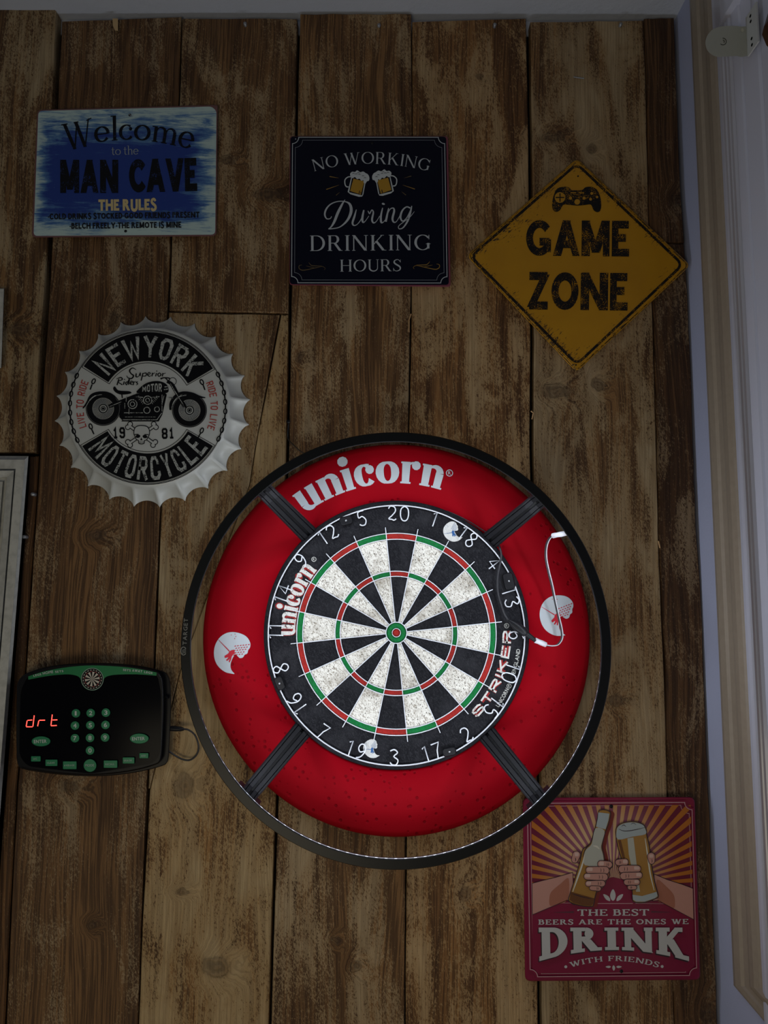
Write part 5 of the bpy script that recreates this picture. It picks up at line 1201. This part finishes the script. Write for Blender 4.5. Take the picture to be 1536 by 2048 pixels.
# ------------------------------------------------------------------ lead of the ring light
CD = thing('power_cord', W(1060, 1280, .055), 'black and white lead looping over the right side of the red surround', 'cord')
up = [(1111, 1070, .150), (1100, 1076, .138), (1093, 1092, .118), (1092, 1115, .100), (1097, 1142, .088), (1104, 1170, .078), (1110, 1200, .070), (1117, 1232, .064), (1123, 1258, .060), (1124, 1276, .058), (1116, 1289, .056), (1103, 1292, .056), (1090, 1290, .056)]
P3 = [W(*p) for p in up]; q = spline([tuple(p) for p in P3], 6)
m = MB(); m.tube([Vector(p)+Vector((-.0011, 0, 0)) for p in q], .0013, 8); m.build('black_wire', M['rubber'], CD)
WW = mat('white_wire', (.55, .55, .60), .35, .5)
m = MB(); m.tube([Vector(p)+Vector((.0011, -.0006, .0003)) for p in q], .0009, 8); m.build('white_wire', WW, CD)
for a, b, r in (((1105, 1071.5, .146), (1137, 1065.5, .176), .0042), ((1069.5, 1280, .056), (1093, 1290, .056), .0046)):
    pa, pb = W(*a), W(*b); m = MB(); m.tube([pa, pa+(pb-pa)*.04, pa+(pb-pa)*.3, pa+(pb-pa)*.55, pa+(pb-pa)*.96, pb], [r*.7, r, r*.9, r, r*.9, r*.6], 12); m.build('white_sleeve', WW, CD)
pa, pb = W(1016, 1240, .056), W(1071, 1281, .057); k = pb-pa
m = MB(); m.tube([pa, pa+k*.1, pa+k*.28, pa+k*.6, pa+k*.66], [.0026, .0048, .0075, .0078, .0058], 14); m.build('connector', M['black'], CD)
m = MB(); rr_ = []; ps = []
for i in range(13): ps.append(pa+k*(.66+.34*i/12)); rr_.append(.0054-.0014*i/12-(.0012 if i % 2 else 0))
m.tube(ps, rr_, 12); m.build('strain_relief', M['black'], CD)
m = MB(); m.tube([Vector(p) for p in spline([tuple(W(*p)) for p in ((1017, 1241, .056), (1009, 1228, .055), (1002, 1208, .054), (996, 1185, .054), (995, 1160, .054), (998, 1138, .054), (1002, 1118, .054), (1002, 1104, .052), (996, 1088, .045), (985, 1076, .042))], 6)], .0017, 8); m.build('black_cable', M['rubber'], CD)
m = MB(); m.tube([Vector(p) for p in spline([tuple(W(*p)) for p in ((893, 1022, .040), (915, 1031, .039), (940, 1044, .038), (962, 1058, .038), (978, 1068, .038))], 6)], .0010, 6); m.build('thin_wire', M['rubber'], CD)

# cord and nail holding the ring at upper left ---------------------------
NL_ = thing('nail', W(576.5, 843, .002), 'dark nail in the plank gap above the upper left of the lamp ring', 'nail')
m = MB(); m.tube([W(576.5, 843, -.01), W(576.5, 843, .006)], .0015, 8); m.build('shank', M['steel'], NL_)
m = MB(); m.lathe(W(576.5, 843, .006), [(.0001, .0075), (.0034, .0070), (.0036, .0060), (.001, .0055)], 12, closed_prof=False); m.build('nail_head', M['black'], NL_)
m = MB(); m.tube([Vector(p) for p in spline([tuple(W(*p)) for p in ((577, 848, .005), (575.5, 866, .004), (577, 879, .005), (588, 891, .040), (600, 902, .10), (612, 908, .165))], 5)], .0012, 6)
m.build('hanging_cord', M['rubber'], None, label='thin dark cord running from the nail down behind the lamp ring', cat='cord')

# ------------------------------------------------------------------ blind bracket and curtain pole at the top right
BK = thing('blind_bracket', Vector((XR-.02, -depth_at(1497, 75, .016), W(1497, 75, .25).z)), 'off-white metal roller blind bracket screwed to the white window lining', 'bracket')
fb = lambda x, y: (1300+x/6.508, y/6.508); db = depth_at(1497, 75, .016)
m = MB(fb, db); o = spline([(1190, 345), (1060, 335), (940, 342), (830, 375), (760, 440), (725, 520), (724, 590), (750, 660), (810, 715), (880, 742)], 4)+[(1130, 728), (1180, 742), (1290, 725), (1290, 340)]
m.prism(o, db-.0016, db, 1.5, back=True); m.build('side_plate', mat('bracket_paint', (.40, .41, .36), .4, .5), BK)
m = MB(fb, db+.0004); m.ring(950, 540, 44, 7, n=20, a0=-1.7, a1=2.4); m.ring(950, 540, 18, 7, n=14, a0=-1.6, a1=1.0); m.build('pressed_socket', M['hole'], BK)
m = MB(fb, db+.0004); m.disc(1203, 392, 17, 26, 14); m.build('slot', mat('slot_paint', (.55, .54, .44), .5), BK)
z0, z1 = W(1497, 113, db).z, W(1497, 36, db).z; m = MB()
m.box(XR-.019, XR-.0165, -db-.028, -db, z0, z1); fl = m.build('flange', mat('bracket_flange_paint', (.52, .53, .52), .4, .5), BK)
for zz in (.12, .28, .72, .86):
    c = Vector((XR-.0192, -db-.013, z0+(z1-z0)*zz)); m = MB(); m.tube([c, c+Vector((-.0004, 0, 0))], .0022, 10); m.build('screw_hole', M['hole'], fl)
dp = .40; pc = W(1563, 72, dp)
PL = thing('curtain_pole', pc, 'dark wooden curtain pole end at the upper right corner of the picture', 'pole')
DW = mat('dark_polished_wood', (.05, .018, .010), .35, .5)
m = MB(); m.lathe(pc, [(.0005, dp-.012), (.012, dp-.012), (.018, dp-.004), (.026, dp+.002), (.0305, dp+.014), (.0305, dp+.020), (.026, dp+.032), (.018, dp+.040), (.014, dp+.044)], 10, closed_prof=False, smooth=False); m.build('finial', DW, PL)
m = MB(); m.lathe(pc, [(.013, dp+.040), (.013, dp+1.0)], 20, closed_prof=False); m.build('rod', DW, PL)
m = MB(); m.box(pc.x, XR-.02, -dp-.16, -dp-.14, pc.z-.008, pc.z+.008); m.build('pole_bracket', DW, PL)
